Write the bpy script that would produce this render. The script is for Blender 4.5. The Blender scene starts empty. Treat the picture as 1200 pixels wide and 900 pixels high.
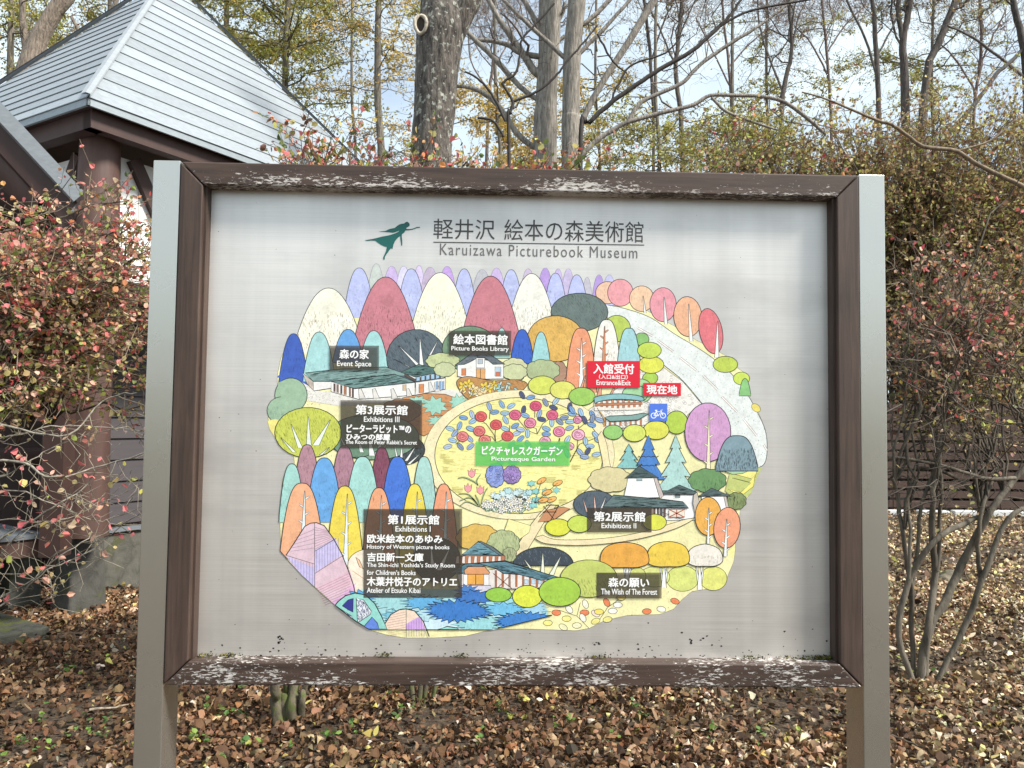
import bpy, math, random
import numpy as np
from mathutils import Vector, Matrix, noise as mnoise
from mathutils.geometry import tessellate_polygon

random.seed(7)
rng = np.random.default_rng(11)
scene = bpy.context.scene
col = scene.collection
R = math.radians

# ------------------------------------------------------------------ camera
CAM = np.array([-0.0705, -1.965, 1.5])
YAW, PITCH, ROLL, FPX = 0.02448, 0.04677, 0.0123, 900.0
_F = np.array([math.sin(YAW) * math.cos(PITCH), math.cos(YAW) * math.cos(PITCH), math.sin(PITCH)])
_R0 = np.array([math.cos(YAW), -math.sin(YAW), 0.0])
_U0 = np.cross(_R0, _F)
_RR = _R0 * math.cos(ROLL) + _U0 * math.sin(ROLL)
_UU = _U0 * math.cos(ROLL) - _R0 * math.sin(ROLL)
cam_d = bpy.data.cameras.new('camera')
cam_d.sensor_width = 36.0
cam_d.lens = 36.0 * FPX / 1200.0
cam_d.clip_start = 0.05
cam_d.clip_end = 1500
cam = bpy.data.objects.new('camera', cam_d)
col.objects.link(cam)
cam.matrix_world = Matrix(((_RR[0], _UU[0], -_F[0], CAM[0]), (_RR[1], _UU[1], -_F[1], CAM[1]),
                           (_RR[2], _UU[2], -_F[2], CAM[2]), (0, 0, 0, 1)))
scene.camera = cam

# ------------------------------------------------------------------ sky, sun, exposure
SUN_EL, SUN_AZ = R(46), R(116)       # azimuth measured clockwise from +Y: the sun stands behind the viewer to the right
scene.view_settings.view_transform = 'Standard'
scene.view_settings.look = 'None'
scene.view_settings.exposure = EXPOSURE = 1.2
scene.view_settings.gamma = 1.0
world = bpy.data.worlds.new('World')
scene.world = world
world.use_nodes = True
nt = world.node_tree
bg = nt.nodes['Background']
bg.inputs['Strength'].default_value = 0.1
sky = nt.nodes.new('ShaderNodeTexSky')
sky.sky_type = 'NISHITA'
sky.sun_disc = False
sky.sun_elevation = SUN_EL
sky.sun_rotation = SUN_AZ
sky.air_density = 1.0
sky.dust_density = 2.0
tc = nt.nodes.new('ShaderNodeTexCoord')
mp = nt.nodes.new('ShaderNodeMapping')
mp.inputs['Scale'].default_value = (1.0, 1.0, 2.4)
nz = nt.nodes.new('ShaderNodeTexNoise')
nz.inputs['Scale'].default_value = 2.6
nz.inputs['Detail'].default_value = 7
nz.inputs['Roughness'].default_value = 0.55
rp = nt.nodes.new('ShaderNodeValToRGB')
rp.color_ramp.elements[0].position = 0.36
rp.color_ramp.elements[0].color = (0.42, 0.42, 0.42, 1)
rp.color_ramp.elements[1].position = 0.62
rp.color_ramp.elements[1].color = (1, 1, 1, 1)
mx = nt.nodes.new('ShaderNodeMix')
mx.data_type = 'RGBA'
mx.inputs[7].default_value = (4.3, 5.0, 5.35, 1)
L = nt.links.new
L(tc.outputs['Generated'], mp.inputs['Vector'])
L(mp.outputs['Vector'], nz.inputs['Vector'])
L(nz.outputs['Fac'], rp.inputs['Fac'])
L(rp.outputs['Color'], mx.inputs[0])
L(sky.outputs['Color'], mx.inputs[6])
L(mx.outputs[2], bg.inputs['Color'])
sun_d = bpy.data.lights.new('sun', 'SUN')
sun_d.energy = 3.1
sun_d.angle = R(12)
sun_d.color = (1.0, 0.95, 0.87)
sun = bpy.data.objects.new('sun', sun_d)
col.objects.link(sun)
_sd = Vector((math.sin(SUN_AZ) * math.cos(SUN_EL), math.cos(SUN_AZ) * math.cos(SUN_EL), math.sin(SUN_EL)))
sun.rotation_euler = _sd.to_track_quat('Z', 'Y').to_euler()

# ------------------------------------------------------------------ geometry helpers
def ray(px, py):
    return _F + _RR * ((px - 600.0) / FPX) - _UU * ((py - 450.0) / FPX)

def at(px, py, Y):
    """the point seen at photograph pixel (px, py) on the upright plane y = Y"""
    d = ray(px, py)
    return CAM + d * ((Y - CAM[1]) / d[1])

def at_many(P, Y):
    P = np.asarray(P, float)
    d = _F[None] + _RR[None] * ((P[:, :1] - 600.0) / FPX) - _UU[None] * ((P[:, 1:2] - 450.0) / FPX)
    return CAM[None] + d * ((Y - CAM[1]) / d[:, 1:2])

def gnd(px, py, z=0.0):
    d = ray(px, py)
    return CAM + d * ((z - CAM[2]) / d[2])

def project(P):
    d = np.asarray(P, float) - CAM
    z = d @ _F
    return 600 + FPX * (d @ _RR) / z, 450 - FPX * (d @ _UU) / z

def lin(c):
    c = c / 255.0
    return c / 12.92 if c <= 0.04045 else ((c + 0.055) / 1.055) ** 2.4

def S(h, k=1.0):
    h = h.lstrip('#')
    return tuple(lin(int(h[i:i + 2], 16)) * k for i in (0, 2, 4))

def tag(o, label=None, cat=None, group=None, kind=None):
    if label: o['label'] = label
    if cat: o['category'] = cat
    if group: o['group'] = group
    if kind: o['kind'] = kind
    return o

def empty(name, loc, label, cat, group=None):
    o = bpy.data.objects.new(name, None)
    o.empty_display_size = 0.2
    col.objects.link(o)
    o.location = Vector(loc)
    return tag(o, label, cat, group)

def link(name, me, mat, parent=None):
    o = bpy.data.objects.new(name, me)
    col.objects.link(o)
    if mat is not None and len(me.materials) == 0:
        me.materials.append(mat)
    if parent is not None:
        o.parent = parent
        o.matrix_parent_inverse = Matrix.Translation(parent.location).inverted() if parent.type == 'EMPTY' else Matrix.Identity(4)
    return o

def mesh_np(name, V, loops, starts, C=None, smooth=False):
    V = np.ascontiguousarray(V, dtype=np.float32)
    me = bpy.data.meshes.new(name)
    me.vertices.add(len(V))
    me.vertices.foreach_set('co', V.ravel())
    me.loops.add(len(loops))
    me.loops.foreach_set('vertex_index', np.asarray(loops, dtype=np.int32))
    me.polygons.add(len(starts))
    me.polygons.foreach_set('loop_start', np.asarray(starts, dtype=np.int32))
    me.polygons.foreach_set('use_smooth', np.full(len(starts), bool(smooth)))
    if C is not None:
        a = me.color_attributes.new('Col', 'FLOAT_COLOR', 'POINT')
        C4 = np.ones((len(V), 4), dtype=np.float32)
        C4[:, :3] = C
        a.data.foreach_set('color', C4.ravel())
    me.update(calc_edges=True)
    me.validate()
    return me

class Poly:
    """collects faces of any size, one mesh at the end"""
    def __init__(s): s.V, s.F, s.C = [], [], []
    def face(s, pts, c=(1, 1, 1)):
        n = len(s.V)
        s.V += [tuple(p) for p in pts]
        s.C += [c] * len(pts)
        s.F.append(list(range(n, n + len(pts))))
    def add(s, V, F, c=(1, 1, 1)):
        n = len(s.V)
        s.V += [tuple(p) for p in V]
        s.C += [c] * len(V)
        s.F += [[n + i for i in f] for f in F]
    def mesh(s, name, smooth=False):
        loops = [i for f in s.F for i in f]
        starts = np.cumsum([0] + [len(f) for f in s.F[:-1]])
        return mesh_np(name, np.array(s.V), loops, starts, np.array(s.C), smooth)
    def build(s, name, mat, parent=None, smooth=False):
        return link(name, s.mesh(name, smooth), mat, parent)

BOXF = [(0, 3, 2, 1), (4, 5, 6, 7), (0, 1, 5, 4), (1, 2, 6, 5), (2, 3, 7, 6), (3, 0, 4, 7)]
def hexa(P, c=(1, 1, 1), B=None):
    """P: 4 bottom corners (counter-clockwise) then the 4 above them"""
    B = B or Poly()
    B.add(P, BOXF, c)
    return B

def obox(o, ax, ay, az, c=(1, 1, 1), B=None):
    """box from corner o along three edge vectors"""
    o, ax, ay, az = map(lambda v: np.array(v, float), (o, ax, ay, az))
    return hexa([o, o + ax, o + ax + ay, o + ay, o + az, o + ax + az, o + ax + ay + az, o + ay + az], c, B)

def bevel(o, w=0.003, seg=2):
    m = o.modifiers.new('bevel', 'BEVEL')
    m.width = w
    m.segments = seg
    m.limit_method = 'ANGLE'
    return o

class Tubes:
    def __init__(s): s.V, s.L, s.St, s.C, s.n, s.nl = [], [], [], [], 0, 0
    def add(s, P, r, c, sides=5, cap=True):
        P = np.asarray(P, float); n = len(P)
        r = np.broadcast_to(np.asarray(r, float), (n,))
        T = np.gradient(P, axis=0)
        T /= np.linalg.norm(T, axis=1)[:, None] + 1e-12
        ref = np.array([0.13, 0.31, 1.0]) if abs(T[0, 2]) < 0.8 else np.array([1.0, 0.2, 0.1])
        A = np.cross(T, ref); A /= np.linalg.norm(A, axis=1)[:, None] + 1e-12
        B = np.cross(T, A)
        th = np.arange(sides) * 2 * math.pi / sides
        V = P[:, None] + r[:, None, None] * (A[:, None] * np.cos(th)[None, :, None] + B[:, None] * np.sin(th)[None, :, None])
        s.V.append(V.reshape(-1, 3))
        i = np.arange(n - 1)[:, None] * sides; j = np.arange(sides)[None]; k = (j + 1) % sides
        q = np.stack([i + j, i + k, i + k + sides, i + j + sides], -1).reshape(-1) + s.n
        s.L.append(q)
        s.St.append(s.nl + np.arange((n - 1) * sides) * 4)
        s.nl += len(q)
        s.C.append(np.broadcast_to(np.asarray(c, float), (n * sides, 3)))
        s.n += n * sides
    def build(s, name, mat, parent=None):
        me = mesh_np(name, np.concatenate(s.V), np.concatenate(s.L), np.concatenate(s.St), np.concatenate(s.C), True)
        return link(name, me, mat, parent)

LEAF_RICH = (np.array([[0, 0, 0], [.30, -.36, .10], [.68, -.30, .12], [1, 0, -.04], [.68, .30, .12], [.30, .36, .10]]),
             [[0, 1, 2, 3], [3, 4, 5, 0]])
LEAF_THIN = (np.array([[0, 0, 0], [.45, -.30, .08], [1, 0, 0], [.45, .30, .08]]), [[0, 1, 2], [2, 3, 0]])
LEAF_CURL = (np.array([[0, 0, .0], [.16, -.20, .20], [.42, -.31, .36], [.76, -.19, .34], [1, .05, .02], [.80, .20, .26], [.46, .33, .36], [.18, .22, .22]]),
             [[0, 1, 2, 6, 7], [2, 3, 4, 5, 6]])

def leaves_mesh(name, P, size, cols, shape=LEAF_RICH, D=None, flat=0.0, aspect=1.0):
    """P Nx3 base points, D leaf directions (random when None)"""
    n = len(P)
    if D is None: D = rng.normal(size=(n, 3))
    D = D / (np.linalg.norm(D, axis=1)[:, None] + 1e-9)
    N = rng.normal(size=(n, 3)) * (1 - flat) + np.array([0, 0, 1.0]) * (0.35 + flat * 2.2)
    A = np.cross(N, D); A /= np.linalg.norm(A, axis=1)[:, None] + 1e-9
    B = np.cross(D, A)
    T, F = shape
    sc = np.broadcast_to(np.asarray(size, float), (n,))[:, None, None]
    wid = rng.uniform(.75, 1.15, n)[:, None, None] * aspect
    cup = rng.uniform(-.4, 1.8, n)[:, None, None]
    V = P[:, None] + sc * (T[None, :, 0:1] * D[:, None] + T[None, :, 1:2] * A[:, None] * wid + T[None, :, 2:3] * B[:, None] * cup)
    k = len(T)
    fl = np.array([i for f in F for i in f]); sizes = [len(f) for f in F]
    loops = (np.arange(n)[:, None] * k + fl[None]).ravel()
    st = np.concatenate([[0], np.cumsum(sizes)[:-1]])
    starts = (np.arange(n)[:, None] * len(fl) + st[None]).ravel()
    C = np.repeat(cols, k, axis=0)
    return mesh_np(name, V.reshape(-1, 3), loops, starts, C, False)

def palette(n, pal, w=None, jit=0.18):
    pal = np.array(pal, float)
    w = None if w is None else np.array(w, float) / sum(w)
    c = pal[rng.choice(len(pal), n, p=w)]
    return np.clip(c * (1 + rng.normal(size=(n, 1)) * jit) * (1 + rng.normal(size=(n, 3)) * .06), 0.004, 0.95)

def curve_pts(a, b, n=7, sag=0.0, wob=0.06, bow=None):
    a, b = np.array(a, float), np.array(b, float)
    t = np.linspace(0, 1, n)[:, None]
    d = np.linalg.norm(b - a)
    m = (a + b) / 2 + (np.array(bow) if bow is not None else rng.normal(size=3) * d * 0.12) + np.array([0, 0, -sag])
    P = (1 - t) ** 2 * a + 2 * t * (1 - t) * m + t ** 2 * b
    w = rng.normal(size=(n, 3)) * wob * d / n
    w[0] = 0
    return P + w

# ------------------------------------------------------------------ materials
def mat(name):
    m = bpy.data.materials.new(name)
    m.use_nodes = True
    n = m.node_tree.nodes
    return m, n, m.node_tree.links.new, n['Principled BSDF']

def N(n, t, **k):
    x = n.new(t)
    for a, b in k.items():
        if a in x.inputs.keys(): x.inputs[a].default_value = b
        else: setattr(x, a, b)
    return x

def ramp(n, stops):
    r = n.new('ShaderNodeValToRGB')
    e = r.color_ramp.elements
    while len(e) > 1: e.remove(e[-1])
    e[0].position = stops[0][0]; e[0].color = (*stops[0][1], 1) if len(stops[0][1]) == 3 else stops[0][1]
    for p, c in stops[1:]:
        x = e.new(p); x.color = (*c, 1)
    return r

def g3(v): return (v, v, v)

def coords(n, l, scale=(1, 1, 1), rot=(0, 0, 0)):
    t = n.new('ShaderNodeTexCoord'); m = n.new('ShaderNodeMapping')
    m.inputs['Scale'].default_value = scale
    m.inputs['Rotation'].default_value = rot
    l(t.outputs['Object'], m.inputs['Vector'])
    return m.outputs['Vector']

def noise_tex(n, l, vec, scale, detail=5, rough=.55, dist=0.0):
    x = N(n, 'ShaderNodeTexNoise', Scale=scale, Detail=detail, Roughness=rough, Distortion=dist)
    l(vec, x.inputs['Vector'])
    return x.outputs['Fac']

def mix(n, l, fac, a, b, mode='MIX'):
    x = n.new('ShaderNodeMix'); x.data_type = 'RGBA'; x.blend_type = mode
    for s, v in ((0, fac), (6, a), (7, b)):
        if hasattr(v, 'is_linked') or hasattr(v, 'links'): l(v, x.inputs[s])
        else: x.inputs[s].default_value = v if s == 0 else (*v[:3], 1)
    return x.outputs[2]

def bump(n, l, h, strength=.3, dist=.01, P=None):
    b = N(n, 'ShaderNodeBump', Strength=strength, Distance=dist)
    l(h, b.inputs['Height']); l(b.outputs['Normal'], P.inputs['Normal'])

def vcol(n):
    a = n.new('ShaderNodeAttribute'); a.attribute_name = 'Col'
    return a.outputs['Color']

def m_leaf(name, trans=0.4, rough=.55):
    m, n, l, P = mat(name)
    c = vcol(n)
    v = coords(n, l)
    f = noise_tex(n, l, v, 60, 3)
    c2 = mix(n, l, 1.0, c, mix(n, l, f, g3(.75), g3(1.2)), 'MULTIPLY')
    l(c2, P.inputs['Base Color']); P.inputs['Roughness'].default_value = rough
    P.inputs['Specular IOR Level'].default_value = .35
    t = n.new('ShaderNodeBsdfTranslucent'); l(c2, t.inputs['Color'])
    ms = n.new('ShaderNodeMixShader'); ms.inputs[0].default_value = trans
    l(P.outputs[0], ms.inputs[1]); l(t.outputs[0], ms.inputs[2]); l(ms.outputs[0], n['Material Output'].inputs[0])
    return m

def m_bark(name, sc=20, stretch=.25, lichen=None, strength=.6, dist=.02, dark=.45, light=1.5, lich_t=.62):
    m, n, l, P = mat(name)
    c = vcol(n)
    v = coords(n, l, (1, 1, stretch))
    f = noise_tex(n, l, v, sc, 8, .65, .4)
    f2 = noise_tex(n, l, coords(n, l), sc * .22, 4)
    r = ramp(n, [(.33, g3(dark)), (.5, g3(1)), (.68, g3(light))]); l(f, r.inputs[0])
    c2 = mix(n, l, 1.0, c, r.outputs[0], 'MULTIPLY')
    c2 = mix(n, l, 1.0, c2, mix(n, l, f2, g3(.65), g3(1.35)), 'MULTIPLY')
    if lichen:
        f3 = noise_tex(n, l, coords(n, l), sc * .7, 6, .6)
        r3 = ramp(n, [(lich_t, g3(0)), (lich_t + .05, g3(1))]); l(f3, r3.inputs[0])
        c2 = mix(n, l, r3.outputs[0], c2, lichen)
    l(c2, P.inputs['Base Color']); P.inputs['Roughness'].default_value = .9
    bump(n, l, f, strength, dist, P)
    return m

def m_plain(name, c, rough=.7, sc=8, var=.3, bs=.15, bd=.004, stretch=(1, 1, 1), metallic=0, use_v=False):
    m, n, l, P = mat(name)
    f = noise_tex(n, l, coords(n, l, stretch), sc, 7, .6)
    base = vcol(n) if use_v else None
    a, b = tuple(x * (1 - var) for x in c), tuple(min(.95, x * (1 + var)) for x in c)
    c2 = mix(n, l, f, a, b)
    if use_v: c2 = mix(n, l, 1.0, base, c2, 'MULTIPLY')
    l(c2, P.inputs['Base Color']); P.inputs['Roughness'].default_value = rough
    P.inputs['Metallic'].default_value = metallic
    bump(n, l, f, bs, bd, P)
    return m

M = {}
M['leaf'] = m_leaf('leaf')
M['litter'] = m_leaf('dry_leaf', .12, .75)
M['bark'] = m_bark('bark')
M['bark_big'] = m_bark('bark_lichen', 26, .33, (.40, .41, .35), 1.0, .06, .16, 2.0, .575)
M['bark_grey'] = m_bark('bark_grey', 46, .13, (.09, .075, .06), .9, .03, .42, 1.5, .63)
M['twig'] = m_bark('twig', 40, .5, None, .3, .004)

# ---- brushed steel
def m_steel(name, base, rough, stretch, metal=.85, stain=None):
    m, n, l, P = mat(name)
    v = coords(n, l, stretch)
    f = noise_tex(n, l, v, 1.0, 6, .6)
    v2 = coords(n, l)
    f2 = noise_tex(n, l, v2, 2.2, 4)
    a = mix(n, l, f, tuple(x * (.80 if stain else .98) for x in base), tuple(min(.95, x * (1.16 if stain else 1.02)) for x in base))
    a = mix(n, l, 1.0, a, mix(n, l, f2, g3(.86), g3(1.1)), 'MULTIPLY')
    if stain:
        # faint vertical streaks, part run-off, part sheen painted into the colour; dull patches
        f3 = noise_tex(n, l, coords(n, l, (16, 1, .7)), 1.0, 3)
        r3 = ramp(n, [(.38, g3(1.05)), (.64, g3(.94))]); l(f3, r3.inputs[0])
        a = mix(n, l, .8, a, mix(n, l, 1.0, a, r3.outputs[0], 'MULTIPLY'))
        f4 = noise_tex(n, l, coords(n, l, (1.2, 1, 3)), 2.3, 5)
        r4 = ramp(n, [(.5, g3(0)), (.75, g3(.6))]); l(f4, r4.inputs[0])
        a = mix(n, l, r4.outputs[0], a, stain)
    l(a, P.inputs['Base Color']); P.inputs['Metallic'].default_value = metal
    r = ramp(n, [(.3, g3(rough - (.08 if stain else .02))), (.7, g3(rough + (.1 if stain else .03)))]); l(f if stain else f2, r.inputs[0]); l(r.outputs[0], P.inputs['Roughness'])
    P.inputs['Anisotropic'].default_value = .5
    if stain: bump(n, l, f, .06, .0006, P)
    return m
M['panel'] = m_steel('brushed_panel_steel', (.76, .73, .69), .44, (2.5, 1, 420), .62, (.50, .48, .46))
M['post'] = m_steel('brushed_post_steel', (.60, .585, .53), .27, (700, 700, .8), .86)

# ---- flaking brown paint on the frame
def m_flaky(name, lo, hi, vertical=False, amount=.60):
    m, n, l, P = mat(name)
    g = (34, 34, 1.6) if vertical else (1.6, 34, 34)
    grain = noise_tex(n, l, coords(n, l, g), 2.6, 8, .65, .6)
    big = noise_tex(n, l, coords(n, l, (1.6, 1.6, 1.6)), 3.0, 4)
    cr = ramp(n, [(.25, (.026, .015, .011)), (.5, (.055, .033, .024)), (.8, (.092, .059, .044))]); l(grain, cr.inputs[0])
    c = mix(n, l, 1.0, cr.outputs[0], mix(n, l, big, g3(.6), g3(1.45)), 'MULTIPLY')
    fv = (130, 130, 50) if vertical else (44, 130, 190)
    fl = noise_tex(n, l, coords(n, l, fv), 1.35, 7, .68, .5)
    patch = noise_tex(n, l, coords(n, l, (2.4, 6, 6)), 1.6, 3)
    t = n.new('ShaderNodeTexCoord'); sp = n.new('ShaderNodeSeparateXYZ'); l(t.outputs['Object'], sp.inputs[0])
    mr = n.new('ShaderNodeMapRange'); l(sp.outputs['Z'], mr.inputs['Value'])
    mr.inputs['From Min'].default_value = lo; mr.inputs['From Max'].default_value = hi
    mr.inputs['To Min'].default_value = .07; mr.inputs['To Max'].default_value = -.09
    a = N(n, 'ShaderNodeMath', operation='ADD'); l(fl, a.inputs[0]); l(mr.outputs[0], a.inputs[1])
    b = N(n, 'ShaderNodeMath', operation='MULTIPLY_ADD'); l(patch, b.inputs[0]); b.inputs[1].default_value = .62; l(a.outputs[0], b.inputs[2])
    r = ramp(n, [(amount + .335, g3(0)), (amount + .346, g3(1))]); l(b.outputs[0], r.inputs[0])
    pc = mix(n, l, grain, (.36, .33, .30), (.74, .70, .66))
    l(mix(n, l, r.outputs[0], c, pc), P.inputs['Base Color'])
    rr = ramp(n, [(0, g3(.62)), (1, g3(.9))]); l(r.outputs[0], rr.inputs[0]); l(rr.outputs[0], P.inputs['Roughness'])
    h = mix(n, l, r.outputs[0], mix(n, l, grain, g3(.3), g3(.6)), g3(0))
    bump(n, l, h, .5, .0025, P)
    return m
M['rail_top'] = m_flaky('flaking_brown_paint_top', 2.095, 2.150, False, .575)
M['rail_low'] = m_flaky('flaking_brown_paint_bottom', .80, .93, False, .560)
M['stile'] = m_flaky('brown_paint_side', -1, 6, True, .665)
# ================================================================== GROUND (setting)
def ground_z(x, y):
    return 0.0

gp = Poly()
gx = np.concatenate([[-400, -60], np.linspace(-14, 20, 69), [70, 400]])
gy = np.concatenate([[-400, -40], np.linspace(-6, 30, 73), [80, 500]])
vid = {}
for j, y in enumerate(gy):
    for i, x in enumerate(gx):
        gp.V.append((x, y, 0.02 * mnoise.noise(Vector((x * .8, y * .8, 0))) if abs(x) < 30 and abs(y) < 40 else 0)); gp.C.append((1, 1, 1))
for j in range(len(gy) - 1):
    for i in range(len(gx) - 1):
        a = j * len(gx) + i
        gp.F.append([a, a + 1, a + 1 + len(gx), a + len(gx)])
m, n, l, P = mat('forest_soil')
v = coords(n, l)
f = noise_tex(n, l, v, 26, 10, .7, .5)
f2 = noise_tex(n, l, v, .5, 4)
vo = N(n, 'ShaderNodeTexVoronoi', Scale=24.0); l(v, vo.inputs['Vector'])
r = ramp(n, [(.3, (.020, .013, .008)), (.5, (.060, .040, .024)), (.66, (.16, .115, .07)), (.8, (.26, .20, .13))]); l(f, r.inputs[0])
c2 = mix(n, l, 1.0, r.outputs[0], mix(n, l, f2, g3(.7), g3(1.3)), 'MULTIPLY')
l(c2, P.inputs['Base Color']); P.inputs['Roughness'].default_value = .95
bump(n, l, f, .8, .03, P)
M['soil'] = m
tag(gp.build('ground', m), kind='structure')

# ================================================================== THE SIGN
ZT, ZB, HW, PW, FW = 2.1518, .8310, .95, .0685, .0586
FO = HW - PW
sign = empty('information_sign', (0, 0, 0), 'large illustrated map board in a brown wooden frame between two steel posts', 'sign')
for s in (-1, 1):
    x0 = -HW if s < 0 else FO
    o = obox((x0, 0, -.35), (PW, 0, 0), (0, .098, 0), (0, 0, ZT + .0035 + .35)).build('post', M['post'], sign)
    bevel(o, .0022, 2)
YF, YB = -.0035, .085
g = .0012   # hairline joints
def prism(q, y0, y1):
    """q: front quad (x, z) counter-clockwise seen from the front"""
    return hexa([(q[0][0], y0, q[0][1]), (q[1][0], y0, q[1][1]), (q[1][0], y1, q[1][1]), (q[0][0], y1, q[0][1]),
                 (q[3][0], y0, q[3][1]), (q[2][0], y0, q[2][1]), (q[2][0], y1, q[2][1]), (q[3][0], y1, q[3][1])])
fo = FO - .0015; fi = fo - FW
o = prism([(-fi + g, ZT - FW), (fi - g, ZT - FW), (fo - g, ZT), (-fo + g, ZT)], YF, YB).build('frame_rail', M['rail_top'], sign); bevel(o, .0035, 3)
o['label'] = 'top rail with peeling paint'
o = prism([(-fo + g, ZB), (fo - g, ZB), (fi - g, ZB + FW), (-fi + g, ZB + FW)], YF, YB).build('frame_rail', M['rail_low'], sign); bevel(o, .0045, 3)
o['label'] = 'bottom rail speckled with bare white patches'
for s in (-1, 1):
    if s < 0: q = [(-fo, ZB + g), (-fi, ZB + FW + g), (-fi, ZT - FW - g), (-fo, ZT - g)]
    else: q = [(fi, ZB + FW + g), (fo, ZB + g), (fo, ZT - g), (fi, ZT - FW - g)]
    o = prism(q, YF + .0006, YB).build('frame_stile', M['stile'], sign); bevel(o, .0035, 3)
# thin inner bead along the opening
YP = .044                                   # front face of the steel panel
bw = .006
for (xa, xb, za, zb_) in ((-fi, -fi + bw, ZB + FW, ZT - FW), (fi - bw, fi, ZB + FW, ZT - FW)):
    obox((xa, .012, za), (xb - xa, 0, 0), (0, YP - .012 - .0005, 0), (0, 0, zb_ - za)).build('inner_bead', M['stile'], sign)
panel = obox((-fi - .01, YP, ZB + FW - .01), (2 * fi + .02, 0, 0), (0, .003, 0), (0, 0, ZT - ZB - 2 * FW + .02)).build('steel_panel', M['panel'], sign)
obox((-fi - .012, YP + .0035, ZB + FW - .012), (2 * fi + .024, 0, 0), (0, .02, 0), (0, 0, ZT - ZB - 2 * FW + .024)).build('backing_board', M['stile'], sign)

# dirt and moss caught along the lower edge of the panel
sp = Poly()
def speck(px, py, r, c, k=6):
    a0 = random.random() * 6
    p = [(px + r * random.uniform(.5, 1.3) * math.cos(a0 + i * 6.283 / k) * 1.3, py + r * random.uniform(.5, 1.2) * math.sin(a0 + i * 6.283 / k)) for i in range(k)]
    q = at_many(p, YP - .0004)
    sp.face(q[::-1], c)
for i in range(190):
    x = random.uniform(236, 974)
    y = 771 - abs(random.gauss(0, 1)) ** 1.6 * 9
    if y < 722: continue
    speck(x, y, random.choice([.5, .6, .7, .9, 1.2]), random.choice([(.02, .018, .015), (.05, .04, .03), (.015, .014, .012)]))
for i in range(90):
    speck(random.uniform(250, 970), random.uniform(235, 770), random.choice([.4, .5, .6]), (.10, .09, .08))
for x, y in ((328, 747), (324, 753), (330, 749), (272, 768), (452, 767), (540, 768), (700, 755), (810, 752), (823, 748)):
    for k in range(4): speck(x + random.gauss(0, 2), y + random.gauss(0, 2), 1.1, (.02, .018, .016))
M['dirt'] = m_plain('dirt', (1, 1, 1), .9, 30, .1, use_v=True)
tag(sp.build('dirt_specks', M['dirt'], sign), kind='stuff')
mo = Poly()
mp_, mc = [], []
for x0, w, n_ in ((268, 7, 90), (450, 5, 50), (540, 5, 40), (700, 6, 50), (880, 10, 70), (962, 9, 240), (972, 5, 200), (930, 14, 60), (240, 5, 50)):
    for k in range(n_):
        p = at(x0 + random.gauss(0, w), 772, YP)
        mp_.append((min(p[0], fi - .004), YP - random.uniform(.002, .014), ZB + FW + random.uniform(0, .008)))
        mc.append(random.choice([(.05, .06, .015), (.10, .09, .02), (.03, .03, .015), (.22, .18, .03)]))
me = leaves_mesh('moss', np.array(mp_), .006, np.array(mc), LEAF_THIN)
tag(link('moss', me, M['litter'], sign), kind='stuff')
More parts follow.
